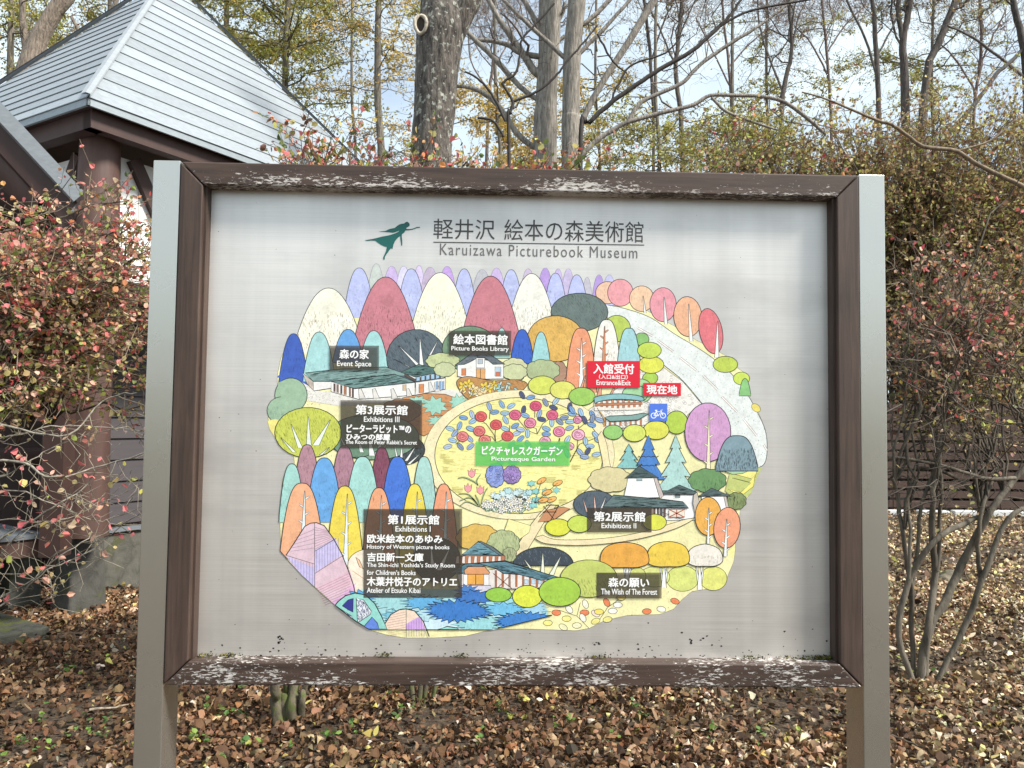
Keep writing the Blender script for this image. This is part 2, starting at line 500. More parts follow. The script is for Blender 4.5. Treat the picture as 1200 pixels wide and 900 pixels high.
# ================================================================== THE PRINTED MAP
m, n, l, P = mat('printed_film')
c = vcol(n)
v = coords(n, l)
f = noise_tex(n, l, v, 55, 5, .6)
f2 = noise_tex(n, l, v, 190, 3, .6)
r = ramp(n, [(.3, g3(.90)), (.55, g3(1.03)), (.75, g3(1.14))]); l(f, r.inputs[0])
r2 = ramp(n, [(.3, g3(.90)), (.7, g3(1.07))]); l(f2, r2.inputs[0])
c2 = mix(n, l, 1.0, c, r.outputs[0], 'MULTIPLY'); c2 = mix(n, l, 1.0, c2, r2.outputs[0], 'MULTIPLY')
l(c2, P.inputs['Base Color']); P.inputs['Roughness'].default_value = .45
M['print'] = m
INK = S('#24282c', .8)
K = .93
class Print:
    """flat shapes of a print, each laid a hair above the one before; x, y are photograph pixels mapped onto the panel plane"""
    def __init__(s): s.P, s.k = [], 0
    def lift(s): s.k += 1
    def raw(s, pts, c):
        if len(pts) < 3: return
        a = sum(pts[i][0] * pts[(i + 1) % len(pts)][1] - pts[(i + 1) % len(pts)][0] * pts[i][1] for i in range(len(pts)))
        pts = [tuple(p) for p in pts]
        s.P.append((s.k, pts[::-1] if a > 0 else pts, c))
    def finish(s, name, y0, step, mt, parent):
        """stack only what overlaps, so the whole print stays about a millimetre thick"""
        grid = np.zeros((620, 700), dtype=np.int32)
        V, F, C, i, top = [], [], [], 0, 0
        while i < len(s.P):
            j = i
            while j < len(s.P) and s.P[j][0] == s.P[i][0]: j += 1
            cells = []
            for _, p, _c in s.P[i:j]:
                xs = [q[0] for q in p]; ys = [q[1] for q in p]
                cells.append((slice(max(0, int(min(ys) - 250)), max(0, int(max(ys) - 250)) + 1), slice(max(0, int(min(xs) - 360 + 60)), max(0, int(max(xs) - 300)) + 1)))
            Lv = 1 + max(int(grid[c_].max()) if grid[c_].size else 0 for c_ in cells)
            for c_ in cells: grid[c_] = np.maximum(grid[c_], Lv)
            top = max(top, Lv)
            for _, p, c in s.P[i:j]:
                q = at_many(p, y0 - Lv * step); n0 = len(V)
                V += [tuple(v) for v in q]; C += [c] * len(q); F.append(list(range(n0, n0 + len(q))))
            i = j
        me = mesh_np(name, np.array(V), [k for f in F for k in f], np.cumsum([0] + [len(f) for f in F[:-1]]), np.array(C))
        return link(name, me, mt, parent), top * step
    def ribbon(s, pts, w, c, closed=False, taper=False):
        pts = [np.array(p, float) for p in pts]
        n = len(pts)
        if n < 2: return
        L_, R_ = [], []
        for i in range(n):
            a = pts[i - 1] if (i or closed) else pts[0]
            b = pts[(i + 1) % n] if (i < n - 1 or closed) else pts[-1]
            d = b - a; d /= np.hypot(*d) + 1e-9
            nn = np.array([-d[1], d[0]])
            ww = w * .5 * ((1 - abs(2 * i / (n - 1) - 1)) * .8 + .3 if taper else 1)
            L_.append(pts[i] + nn * ww); R_.append(pts[i] - nn * ww)
        for i in range(n if closed else n - 1):
            j = (i + 1) % n
            s.raw([L_[i], L_[j], R_[j], R_[i]], c)
PR = Print()

def inside(p, poly):
    x, y = p; r = False; j = len(poly) - 1
    for i in range(len(poly)):
        xi, yi = poly[i]; xj, yj = poly[j]
        if (yi > y) != (yj > y) and x < (xj - xi) * (y - yi) / (yj - yi) + xi: r = not r
        j = i
    return r

def smooth_closed(pts, k=5):
    n = len(pts); out = []
    for i in range(n):
        p0, p1, p2, p3 = (np.array(pts[(i + d) % n], float) for d in (-1, 0, 1, 2))
        for t in np.arange(k) / k:
            out.append(tuple(.5 * ((2 * p1) + (p2 - p0) * t + (2 * p0 - 5 * p1 + 4 * p2 - p3) * t * t + (3 * p1 - p0 - 3 * p2 + p3) * t ** 3)))
    return out

def smooth_open(pts, k=5):
    pts = [pts[0]] + list(pts) + [pts[-1]]; out = []
    for i in range(1, len(pts) - 2):
        p0, p1, p2, p3 = (np.array(pts[i + d], float) for d in (-1, 0, 1, 2))
        for t in np.arange(k) / k:
            out.append(tuple(.5 * ((2 * p1) + (p2 - p0) * t + (2 * p0 - 5 * p1 + 4 * p2 - p3) * t * t + (3 * p1 - p0 - 3 * p2 + p3) * t ** 3)))
    out.append(tuple(pts[-1]))
    return out

# straight pieces of the map's cut-out edge at the lower left: shapes are trimmed against them
EDGE = [((333, 651), (354, 674)), ((354, 674), (395, 711)), ((395, 711), (417, 728)), ((417, 728), (436, 739.5)), ((436, 739.5), (477, 748)), ((477, 748), (545, 746)),
        ((545, 746), (580, 737.5)), ((580, 738), (680, 738.5))]
def trim(poly):
    for (a, b) in EDGE:
        out = []
        def sd(p): return (b[0] - a[0]) * (p[1] - a[1]) - (b[1] - a[1]) * (p[0] - a[0])
        n = len(poly)
        for i in range(n):
            p, q = poly[i], poly[(i + 1) % n]
            sp_, sq = sd(p), sd(q)
            if sp_ <= 0: out.append(p)
            if sp_ * sq < 0:
                t = sp_ / (sp_ - sq)
                out.append((p[0] + (q[0] - p[0]) * t, p[1] + (q[1] - p[1]) * t))
        poly = out
        if len(poly) < 3: return []
    return poly

def hatch(poly, c, dens=.05, ln=3.0, ang=90, w=.45, zone=None):
    xs = [p[0] for p in poly]; ys = [p[1] for p in poly]
    x0, x1, y0, y1 = min(xs), max(xs), min(ys), max(ys)
    if zone: y0 = y0 + (y1 - y0) * zone
    nn = int((x1 - x0) * (y1 - y0) * dens)
    ca, sa = math.cos(R(ang)), math.sin(R(ang))
    for _ in range(nn):
        p = (random.uniform(x0, x1), random.uniform(y0, y1))
        h = ln * random.uniform(.6, 1.3)
        q = (p[0] + ca * h, p[1] + sa * h)
        if inside(p, poly) and inside(q, poly):
            PR.ribbon([p, q], w, c)

def shape(poly, h, line=.8, ink=None, tr=False, openline=False, hc=None, dens=.06, ln=3, ang=90, zone=None, wash=True):
    n0_ = len(poly)
    if tr: poly = trim(poly)
    if len(poly) < 3: return
    c = tuple(min(.9, x * .95 + .03) for x in S(h, K))
    PR.raw(poly, c); PR.lift()
    xs = [p[0] for p in poly]; ys = [p[1] for p in poly]
    A_ = (max(xs) - min(xs)) * (max(ys) - min(ys))
    if wash and A_ > 150:
        # watercolour pools: softly darker and lighter patches inside the shape
        for _ in range(int(min(12, 2 + A_ / 160))):
            px, py = random.uniform(min(xs), max(xs)), random.uniform(min(ys), max(ys))
            rr = math.sqrt(A_) * random.uniform(.05, .11)
            k = random.choice([.93, .95, 1.05, 1.08])
            bl = [(px + rr * random.uniform(.7, 1.2) * math.cos(a) * 1.2, py + rr * random.uniform(.7, 1.2) * math.sin(a)) for a in np.linspace(0, 6.0, 9)]
            if all(inside(b, poly) for b in bl):
                PR.raw(bl, tuple(min(.85, x * k) for x in c)); PR.lift()
    if hc is not None:
        hatch(poly, S(hc, K) if isinstance(hc, str) else tuple(x * hc for x in c), dens, ln, ang, zone=zone)
        PR.lift()
    if hc is None and wash and A_ > 250: hatch(poly, tuple(x * .86 for x in c), .035, 3, 80, .4, .35); PR.lift()
    if line:
        PR.ribbon(poly, line, ink or INK, closed=not (openline and len(poly) == n0_)); PR.lift()

def ell(cx, cy, rx, ry, h, rot=0, a0=0, a1=360, k=26, **kw):
    t = np.radians(np.linspace(a0, a1, k, endpoint=(a1 - a0) < 360))
    c_, s_ = math.cos(R(rot)), math.sin(R(rot))
    p = [(cx + rx * math.cos(a) * c_ - ry * math.sin(a) * s_, cy + rx * math.cos(a) * s_ + ry * math.sin(a) * c_) for a in t]
    shape(p, h, **kw)

def dome(cx, top, hw, bot, h, pw=2.2, lean=0, **kw):
    """arched tree crown: rounded top, flanks spreading down to bot"""
    L_, R_ = [], []
    ex = .48 if pw <= 2.0 else (.42 if pw <= 2.2 else (.36 if pw < 3 else .32))
    for i in range(15):
        t = (i / 14) ** 2
        y = top + (bot - top) * t
        x = hw * min(1.0, 1.03 * t ** ex)
        L_.append((cx - x + lean * t, y)); R_.append((cx + x + lean * t, y))
    shape(L_[::-1] + R_[1:], h, openline=bot - top > 45 and pw < 4, **kw)

def cloud(cx, cy, rx, ry, h, bumps=9, **kw):
    p = []
    for i in range(bumps * 5):
        a = i / (bumps * 5) * 2 * math.pi
        b = 1 + .09 * abs(math.sin(a * bumps / 2))
        p.append((cx + rx * b * math.cos(a), cy + ry * b * math.sin(a)))
    shape(p, h, **kw)

def trunk(x0, y0, x1, y1, w, h='#f4f6f2', thorns=0, line=.55):
    """pale tapering trunk from its top (x0, y0) down to (x1, y1)"""
    shape([(x0 - .2, y0), (x0 + .4, y0), (x1 + w / 2, y1), (x1 - w / 2, y1)], h, line=line, wash=False)
    for k in range(thorns):
        t = (k + 1) / (thorns + 1.0)
        x, y = x0 + (x1 - x0) * t, y0 + (y1 - y0) * t
        s = -1 if k % 2 else 1
        shape([(x + s * w * .2, y - 1), (x + s * (w * .5 + 2.6), y - 3), (x + s * (w * .5 + 2.9), y - 1.8), (x + s * w * .3, y + 1.2)], h, line=.4, wash=False)

def spikes(cx, cy, rx, ry, h, n_=22, depth=.25, **kw):
    p = []
    for i in range(n_ * 2):
        a = i / (n_ * 2) * 2 * math.pi
        k = (1 + depth * random.uniform(.4, 1)) if i % 2 else 1 - depth * random.uniform(.1, .6)
        p.append((cx + rx * k * math.cos(a), cy + ry * k * math.sin(a)))
    shape(p, h, **kw)

# --- ground of the map
OUT = [(350, 396), (372, 372), (420, 372), (560, 372), (690, 345), (700, 345), (712, 338), (732, 352), (762, 366), (790, 382), (815, 398), (838, 410), (853, 418), (863, 430),
       (874, 438), (878, 452), (879, 468), (888, 481), (897, 504), (899, 528), (896, 543), (888, 548), (884, 560), (880, 578), (868, 592), (866, 612), (861, 626), (862, 642), (860, 658), (852, 677),
       (837, 689), (811, 693), (800, 702), (789, 714), (773, 720), (736, 721), (709, 727), (691, 736), (676, 739), (648, 738), (613, 737),
       (578, 737.5), (545, 745.5), (508, 747.5), (477, 747.7), (453, 744), (436, 739), (417, 728), (395, 711), (380, 699), (367, 687), (354, 674), (335, 655), (329, 637),
       (328, 615), (331, 595), (330, 577), (331, 562), (336, 550), (345, 544), (344, 530), (323, 513), (318, 503), (314, 490), (318, 474), (325, 462), (325, 440), (329, 420), (338, 400)]
shape(OUT, '#f6efb4', line=.4, ink=S('#8a8a78', .8))
ell(858, 640, 3, 14, '#f3ee9a', line=0)
# --- violet bumps along the top
for x, y, w, h in ((441, 309, 10, '#c9d2cc'), (459, 312, 11, '#cdb6e6'), (473, 312, 10, '#dcd8f2'), (491, 311, 8, '#dccdf0'), (504, 313, 12, '#c3b3cc'),
                   (524, 312, 11, '#c3a0e2'), (565, 316, 13, '#bfc0c8'), (582, 314, 11, '#cfb9e8'), (619, 315, 10, '#cbbcd6'), (639, 314, 10, '#b99ae0'),
                   (654, 315, 8, '#cdb9ea'), (666, 315, 9, '#c8bbe0'), (688, 325, 7, '#c9c6d4'), (702, 322, 9, '#b79be0'), (714, 322, 10, '#c3c3ea')):
    dome(x, y, w, y + 36, h, line=.35, ink=S('#8b84a8', .8), hc=.8, dens=.05, zone=.3)
for x, y, w in ((421, 314, 18), (482, 315, 17), (544, 315, 15), (599, 316, 15), (651, 320, 15), (676, 322, 15)):
    dome(x, y, w, y + 58, '#bcc4f0', line=.6, hc=.75, dens=.07, zone=.3)
# --- orchard of pink and orange trees beyond the road
PR.lift()
ell(712, 343, 14, 13, '#efc4a6', hc=.8, line=.7); ell(727, 343, 15, 16, '#ea9fa6', hc=.82, line=.7)
ell(752, 350, 14.5, 15, '#efc7a4', hc=.8, line=.7); ell(777, 357, 15.5, 20, '#e698a4', hc=.82, line=.7)
ell(806, 371, 16.5, 23.5, '#eeb48d', hc=.82, line=.8, rot=-4); ell(833, 388, 13.5, 27, '#e0717a', hc=.8, line=.8, rot=-12)
trunk(753.5, 347, 756, 367, 2.6); trunk(778, 348, 780.5, 380, 4); trunk(807, 356, 810, 400, 4.4); trunk(841, 376, 840, 419, 5)
# --- road
road = smooth_open([(710, 357), (732, 361.5), (762, 372), (790, 391), (815, 406), (837, 421), (862, 443), (877, 464), (887, 482), (897, 505), (899, 528), (896, 543), (889, 548)], 4) + \
       smooth_open([(872, 549), (860, 525), (843, 500), (822, 472), (800, 446), (777, 427), (748, 402), (712, 375)], 4)
shape(road, '#e6ebe8', line=.7)
for _ in range(900):
    p = (random.uniform(705, 900), random.uniform(355, 548))
    if inside(p, road): PR.ribbon([p, (p[0] + random.uniform(-.9, .9), p[1] + .9)], .5, S(random.choice(['#8fb0ae', '#a9b7b6', '#6f9694']), K))
PR.lift()
for a, b in (((747, 384), (765, 394)), ((771, 399), (789, 412)), ((797, 419), (816, 434)), ((824, 440), (841, 457)), ((846, 465), (864, 483)), ((871, 491), (887, 511)), ((895, 521), (899, 528))):
    d = np.array([b[0] - a[0], b[1] - a[1]], float); d /= np.hypot(*d); nn = np.array([-d[1], d[0]]) * 1.0
    shape([a + nn, b + nn, b - nn, a - nn], '#f4f4ee', line=.45, ink=S('#a07a74', .8), wash=False)
# --- gravel
gravel = [(740, 418), (777, 430), (800, 447), (822, 473), (806, 486), (798, 500), (770, 496), (700, 506), (690, 480), (730, 450)]
shape(gravel, '#efece4', line=.5)
for _ in range(330):
    p = (random.uniform(690, 822), random.uniform(418, 505))
    if inside(p, gravel):
        r_ = random.uniform(1.0, 1.8)
        PR.ribbon([(p[0] + r_ * math.cos(a) * 1.2, p[1] + r_ * math.sin(a)) for a in np.linspace(0, 5.2, 6)], .35, S('#9a948c', .8), closed=True)
PR.lift()
# --- big tree row
dome(385, 337.5, 42, 415, '#f7f5e2', pw=2.0, line=.7, hc='#b9ab96', dens=.07, zone=.35)
dome(516, 319.5, 40, 415, '#f7f6de', pw=2.0, line=.7, hc='#b9ab96', dens=.07, zone=.4)
dome(623, 320.5, 32, 405, '#f2f1e6', pw=2.0, line=.7, hc='#b9ab96', dens=.07, zone=.4)
dome(452, 324.5, 41, 420, '#c97c88', pw=2.0, line=.8, hc=.6, dens=.09, zone=.35)
dome(575, 323.5, 37, 412, '#c87985', pw=2.0, line=.8, hc=.6, dens=.05, zone=.5)
dome(344, 391, 18, 457, '#2b58ba', line=.8, hc=.6, dens=.03)
shape([(326, 440), (361, 432), (361, 447), (355, 452), (325, 442)], '#2b58ba', line=0, wash=False)
dome(374, 389, 19, 447, '#a8d8d8', line=.8, hc=.8, zone=.6)
dome(408, 386, 18, 425, '#62a2e0', line=.8, hc=.75, zone=.4)
dome(438, 387.5, 19, 445, '#a6d9d9', line=.8, hc=.8, zone=.6)
ell(488, 420, 35, 34, '#53636e', line=.9, hc=.55, dens=.12, ang=60, ln=4)
for a in ((467, 405, 490, 428, 5), (492, 396, 494, 428, 5), (513, 399, 502, 420, 3), (462, 421, 480, 430, 2)): trunk(*a)
ell(551, 409, 33, 27, '#6f8f70', line=.9, hc=.7, ang=70)
dome(588, 384.5, 9, 420, '#a9d6cf', line=.6)
ell(679, 366, 33.5, 22.5, '#5f716d', line=.9, hc=.65, dens=.1, ang=60)
ell(651, 397, 33, 27, '#dfb152', line=.9, hc=.75, dens=.12, ang=70)
ell(723, 385, 16, 15.5, '#b8cd52', line=.8, hc=.8)
ell(752, 397.5, 8.5, 7.5, '#86bd68', line=.7)
dome(612, 386, 14, 426, '#1f5cc6', line=.9, hc=.6, dens=.08, zone=.4)
dome(634, 389, 10.5, 424, '#9ed3d4', line=.8, hc=.8, zone=.5)
cloud(655, 436, 9, 12, '#ad846a', line=.7)
cloud(603, 433, 15, 13, '#d6d8a8', line=.7, hc=.85); cloud(636, 434, 19, 12, '#aebc8c', line=.7, hc=.8)
dome(681, 384.5, 18.5, 460, '#ee9c72', pw=3.2, line=.9, hc=.85); trunk(681.5, 396, 681, 454, 5.5, thorns=7)
dome(711, 374.5, 16, 432, '#f1efe6', pw=3.0, line=.9, hc='#b9ab96', zone=.5); trunk(708.5, 382, 707.5, 424, 4, '#d98f62', thorns=5)
dome(737, 384.5, 13.5, 428, '#a3d2d8', pw=3.0, line=.9, hc=.85)
for a in ((762, 443, 9, 7, '#a9cf4c'), (763, 427.5, 15, 10, '#dfe24a'), (761, 410.5, 14, 9.5, '#c3d94c'), (751, 458, 14, 14, '#a5d29a')): ell(*a, line=.8, hc=.85)
# the lawn trees east of the road
ell(850, 427, 14.5, 9.5, '#bfd24a', line=.8, hc=.8); ell(869, 443.5, 9.5, 7.5, '#c9de52', line=.7)
dome(873, 443.5, 7, 464, '#86c478', line=.7); ell(886, 478, 4, 6, '#f0dd6a', line=.5, rot=-50)
# --- event space building
shape([(354, 448), (372, 458), (420, 461), (470, 460), (520, 455), (560, 462), (470, 470), (400, 476), (362, 470)], '#e9e6de', line=0)
for _ in range(260):
    p = (random.uniform(356, 470), random.uniform(452, 474)); PR.ribbon([p, (p[0] + random.uniform(.5, 1.6), p[1] + random.uniform(-.5, .5))], .4, S('#a39d94', .8))
PR.lift()
shape([(354.5, 437), (360, 450), (368, 458), (388, 455), (388, 446), (367, 447)], '#f4f2ee', line=.8, wash=False)
shape([(354.5, 437), (360, 450), (368, 458), (367, 447)], '#c9bcae', line=.6, wash=False, hc=.6, dens=.2)
shape([(358, 437), (402, 432), (452, 430), (480, 440), (452, 441), (386, 447), (367, 447)], '#83a6a2', line=.9, hc=.7, dens=.16, ang=172, ln=8)
shape([(388, 447), (416, 455), (486, 448), (486, 463), (420, 468), (388, 459)], '#f5f3ef', line=.8, wash=False)
for x, w_, c_ in ((391, 2, '#5a4038'), (394.5, 2.2, '#a0643f'), (399, 2, '#5a4038'), (403, 3, '#b07048'), (409, 2, '#8a5a40'), (412.5, 2, '#5a4038')):
    shape([(x, 449 + (x - 390) * .25), (x + w_, 449.5 + (x - 390) * .25), (x + w_, 459 + (x - 390) * .3), (x, 458.6 + (x - 390) * .3)], c_, line=.4, wash=False)
for x in (420, 436.5, 458, 476):
    shape([(x, 456), (x + 3, 455), (x + 8, 466), (x + 1, 467.5)], '#e2ded8', line=.6, wash=False)
shape([(472, 451), (476, 450.6), (476, 457.5), (472, 458)], '#d8b890', line=.5, wash=False)
shape([(388, 447), (462, 438.5), (487, 448), (416, 455.5)], '#6f9592', line=1.0, hc=.6, dens=.2, ang=172, ln=9)
shape([(474, 437), (487, 445), (487, 463), (522, 456), (522, 434)], '#f0eeea', line=.9, wash=False)
shape([(474, 437), (486, 444), (522, 434.5), (522, 443), (488, 448), (474, 441)], '#4a4038', line=.6, wash=False)
for i in range(6): shape([(488 + i * 5.7, 441.6 - i * .9), (492 + i * 5.7, 440.9 - i * .9), (492 + i * 5.7, 446 - i * .7), (488 + i * 5.7, 446.6 - i * .7)], '#9fc8e6', line=.4, wash=False)
shape([(491, 450.5), (496.5, 450), (496.5, 460), (491, 460.5)], '#d98a4e', line=.6, wash=False)
for x in (502, 509): shape([(x, 448), (x + 2.6, 447.5), (x + 7, 458), (x + 1, 459.5)], '#e4e2de', line=.5, wash=False)
for x in (511, 514.5, 518): shape([(x, 447), (x + 2.3, 446.6), (x + 2.3, 456), (x, 456.5)], '#8fb4dc', line=.4, wash=False)
shape([(470, 436), (490.5, 427), (522.5, 434.3), (487, 442)], '#4d7772', line=1.0, hc=.6, dens=.2, ang=175, ln=6)
cloud(519, 423, 19, 9, '#c6cf98', line=.7, hc=.82); cloud(521, 433, 12, 8, '#c8d0a0', line=.6)
cloud(603, 436, 14, 9, '#ccd2a2', line=.7, hc=.85)
# --- picture books library
shape([(536, 427), (557, 420), (590, 425), (590, 444), (552, 444.5), (536, 441)], '#f4f2ee', line=.9, wash=False)
shape([(533, 428), (557, 411), (562, 418), (551, 424), (544, 427)], '#6a747e', line=.9, hc=.6, dens=.2, ang=150)
shape([(557, 411), (572, 414), (592, 427), (578, 427), (568, 419), (560, 419)], '#5e6872', line=.9, hc=.6, dens=.2, ang=30)
shape([(558, 419.5), (568, 419.5), (568, 431), (558, 431)], '#f6f5f2', line=.7, wash=False)
shape([(560, 421), (565.5, 421), (565.5, 426.5), (560, 426.5)], '#b9c4cc', line=.6, wash=False)
shape([(558, 432), (568.5, 432), (568.5, 444), (558, 444)], '#e2a766', line=.6, wash=False); PR.ribbon([(563, 432), (563, 444)], .6, INK)
shape([(541, 432), (546, 431.6), (546, 440), (541, 440)], '#d27f4a', line=.5, wash=False)
shape([(580, 430), (587, 430), (587, 441), (580, 441)], '#b9cfe0', line=.5, wash=False); shape([(581, 436), (586, 436), (586, 441), (581, 441)], '#cf6f42', line=.4, wash=False)
# --- planting beds
bed1 = [(472, 466), (498, 461), (522, 462), (557, 475), (527, 493), (497, 511), (470, 500)]
shape(bed1, '#cf8f56', line=.7, hc=.7, dens=.07, ang=170)
PR.ribbon([(520, 476), (557, 476)], .4, INK); PR.ribbon([(505, 487), (536, 486)], .4, INK)
for x, y, a, b in ((509, 476, 12, 9), (537, 471, 8, 7), (512, 493, 9, 5), (489, 470, 9, 5)): spikes(x, y, a, b, '#9fd6c4', 9, .5, line=.5)
cloud(470, 481, 22, 13, '#a2724e', line=.7, hc=.7)
bed2 = smooth_closed([(535, 448), (548, 441), (576, 446), (604, 445), (618, 450), (607, 462), (594, 470), (564, 474), (545, 465)])
shape(bed2, '#c08a4a', line=.7, hc=.6, dens=.1, ang=30)
def flower(x, y, r_, h, n_=5, core=None, line=.4):
    for k in range(n_):
        a = k / n_ * 6.283 + x
        ell(x + r_ * .55 * math.cos(a), y + r_ * .55 * math.sin(a), r_ * .5, r_ * .32, h, rot=math.degrees(a), k=8, line=line, wash=False)
    if core: ell(x, y, r_ * .22, r_ * .22, core, k=6, line=0, wash=False)
def leafp(x, y, r_, rot, h, line=.45, asp=.42):
    ell(x, y, r_, r_ * asp, h, rot=rot, k=10, line=line, wash=False)
for x, y in ((543, 452), (549, 450), (573, 455), (568, 453), (578, 452)): flower(x, y, 6, '#f0cf45')
for x, y in ((560, 458), (566, 461), (555, 456)): flower(x, y, 6, '#f6d9a0')
for _ in range(26):
    x, y = random.uniform(540, 600), random.uniform(450, 470)
    if inside((x, y), bed2): leafp(x, y, 2.8, random.uniform(0, 180), random.choice(['#e8ddb0', '#f3efd6', '#cfe0c0', '#e9c95a']))
for _ in range(16):
    x, y = random.uniform(583, 606), random.uniform(449, 464)
    leafp(x, y, 3, random.uniform(0, 180), random.choice(['#9fcfd6', '#a9d6d0', '#cfe6e6']))
# --- paths and the round garden
ell(608, 533, 112, 76, '#f4e8bc', line=.5, ink=S('#8c8466', .8), k=60)
ell(608, 534, 98.5, 68, '#f5ee9e', line=.8, k=60, hc='#d8d078', dens=.02, ang=5, ln=8)
for _ in range(150):
    a = random.uniform(0, 6.283); q = random.uniform(1.04, 1.12)
    PR.ribbon([(608 + 99 * q * math.cos(a), 533 + 67 * q * math.sin(a)), (608.6 + 99 * q * math.cos(a), 533.7 + 67 * q * math.sin(a))], .5, S('#d1a274', K))
PR.lift()
def gp5(x, y): return (500 + x / 5.4545, 440 + y / 5.4545)
# stems of the roses
for pts in ([(440, 430), (430, 380), (380, 310), (352, 290)], [(440, 430), (436, 370), (443, 330)], [(440, 430), (500, 405)], [(440, 430), (420, 395), (340, 375)],
            [(705, 375), (700, 340), (662, 325)], [(705, 375), (640, 350), (575, 270)], [(705, 375), (740, 310), (800, 265)], [(690, 270), (690, 220)],
            [(915, 555), (960, 470), (970, 320)], [(915, 555), (975, 440), (1080, 400)], [(970, 340), (1040, 280), (1105, 280)], [(850, 400), (847, 440)], [(400, 280), (405, 200), (435, 235)],
            [(630, 150), (610, 110)], [(900, 240), (850, 255)], [(530, 320), (528, 370)], [(185, 440), (230, 400)], [(800, 520), (850, 400)]):
    PR.ribbon([gp5(*p) for p in pts], .9, S('#8b7f66', K)); PR.ribbon([gp5(p[0] + 3, p[1]) for p in pts], .35, INK)
PR.lift()
BL = ['#8fb7e0', '#a4c8ea', '#7aa4d6', '#b9cdea', '#9db4dc', '#46507a', '#8798b8', '#a9cbe0']
LV = [(480, 185, 60), (540, 195, 150), (400, 198, 70), (435, 235, 170), (290, 250, 70), (235, 270, 10), (295, 292, 150), (210, 322, 110), (150, 340, 15), (180, 370, 130), (275, 405, 45),
      (165, 415, 15), (135, 455, 165), (215, 455, 50), (280, 455, 140), (505, 285, 60), (565, 322, 150), (500, 340, 20), (575, 370, 160), (645, 370, 90), (600, 405, 140), (620, 220, 100),
      (630, 255, 20), (500, 240, 0), (610, 125, 60), (665, 140, 165), (760, 172, 60), (825, 165, 130), (810, 205, 20), (720, 245, 110), (735, 280, 10), (800, 300, 90), (850, 295, 40), (880, 270, 170),
      (765, 340, 20), (765, 375, 5), (915, 335, 160), (930, 245, 10), (915, 200, 100), (985, 235, 70), (1060, 250, 60), (1105, 285, 20), (1055, 315, 15), (915, 295, 0), (1010, 285, 70), (1080, 380, 50),
      (1015, 420, 80), (1045, 452, 0), (1100, 415, 20), (980, 490, 50), (1030, 485, 120), (1085, 505, 170), (1010, 520, 5), (900, 410, 120), (545, 440, 130), (700, 500, 60), (820, 450, 20), (600, 345, 15),
      (280, 340, 20), (590, 460, 0), (860, 470, 140), (900, 500, 60), (550, 555, 10), (470, 545, 60), (930, 220, 60), (1060, 275, 100), (760, 480, 10), (650, 440, 60)]
for x, y, rt in LV:
    p = gp5(x, y); leafp(p[0], p[1], 5.3, rt, random.choice(BL), .55, .52)
    a = R(rt); PR.ribbon([(p[0] - 4 * math.cos(a), p[1] - 4 * math.sin(a)), (p[0] + 4 * math.cos(a), p[1] + 4 * math.sin(a))], .35, INK)
def rose(x, y, h, r_=6.8):
    p = gp5(x, y)
    ell(p[0], p[1], r_, r_ * .86, h, k=16, line=.8, ink=S('#7a2836', .8), wash=False)
    for q, o_ in ((.68, 0), (.45, 2.2), (.22, 4.0)):
        PR.ribbon([(p[0] + r_ * q * math.cos(a + o_), p[1] + r_ * q * .8 * math.sin(a + o_)) for a in np.linspace(0, 4.6, 9)], .6, S('#8e2c40', .8))
    PR.lift()
for x, y, h in ((348, 262, '#e4625f'), (443, 315, '#df5a5c'), (337, 355, '#e77a74'), (517, 387, '#e5605f'), (230, 390, '#ec8a88'), (372, 412, '#e98a7e'), (697, 195, '#e0557f'),
                (566, 252, '#e46a92'), (803, 253, '#e4688f'), (662, 303, '#ef93b4'), (847, 358, '#ee8fb6')): rose(x, y, h)
for x, y in ((965, 283), ): rose(x, y, '#f0a3c6', 5)
rose(970, 378, '#f0b6d0', 7.5); rose(758, 420, '#ecb0c6', 6.5); rose(915, 452, '#f0b6d0', 5)
# hydrangeas
for cx, cy, rx, ry, hs in ((440, 638, 58, 72, ['#8fa2e4', '#a7b4ee', '#7d92de']), (545, 635, 55, 55, ['#a486cc', '#b69ada', '#9478c2'])):
    p = gp5(cx, cy); cloud(p[0], p[1], rx / 5.45, ry / 5.45, hs[0], 11, line=.7)
    for _ in range(26):
        a, q = random.uniform(0, 6.28), math.sqrt(random.random()) * .88
        x, y = p[0] + rx / 5.45 * q * math.cos(a), p[1] + ry / 5.45 * q * math.sin(a)
        ell(x, y, 1.9, 1.7, random.choice(hs), k=8, line=.35, wash=False); ell(x, y, .5, .5, '#3c4480', k=5, line=0, wash=False)
# tulips
for x, y in ((285, 625), (262, 720), (340, 732)):
    p = gp5(x, y)
    shape([(p[0] - 4, p[1] - 4), (p[0] - 1.5, p[1] - 2), (p[0] + .3, p[1] - 6), (p[0] + 2, p[1] - 2), (p[0] + 5, p[1] - 4.5), (p[0] + 4, p[1] + 3), (p[0] + .5, p[1] + 5.5), (p[0] - 3.2, p[1] + 2.5)], '#f0a0a8', line=.6, ink=S('#93444e', .8), wash=False)
for pts in ([(200, 655), (240, 650), (300, 675), (330, 700)], [(345, 630), (320, 670), (330, 700)], [(205, 755), (270, 760), (330, 830), (340, 830)], [(210, 800), (280, 780), (330, 830)],
            [(390, 715), (365, 760), (345, 830)], [(215, 830), (260, 805), (330, 835)], [(310, 760), (330, 800), (340, 835)]):
    PR.ribbon(smooth_open([gp5(*p) for p in pts], 4), 2.0, S('#a9b88c', K), taper=True); PR.ribbon(smooth_open([gp5(p[0], p[1] + 4) for p in pts], 4), .45, INK)
PR.lift()
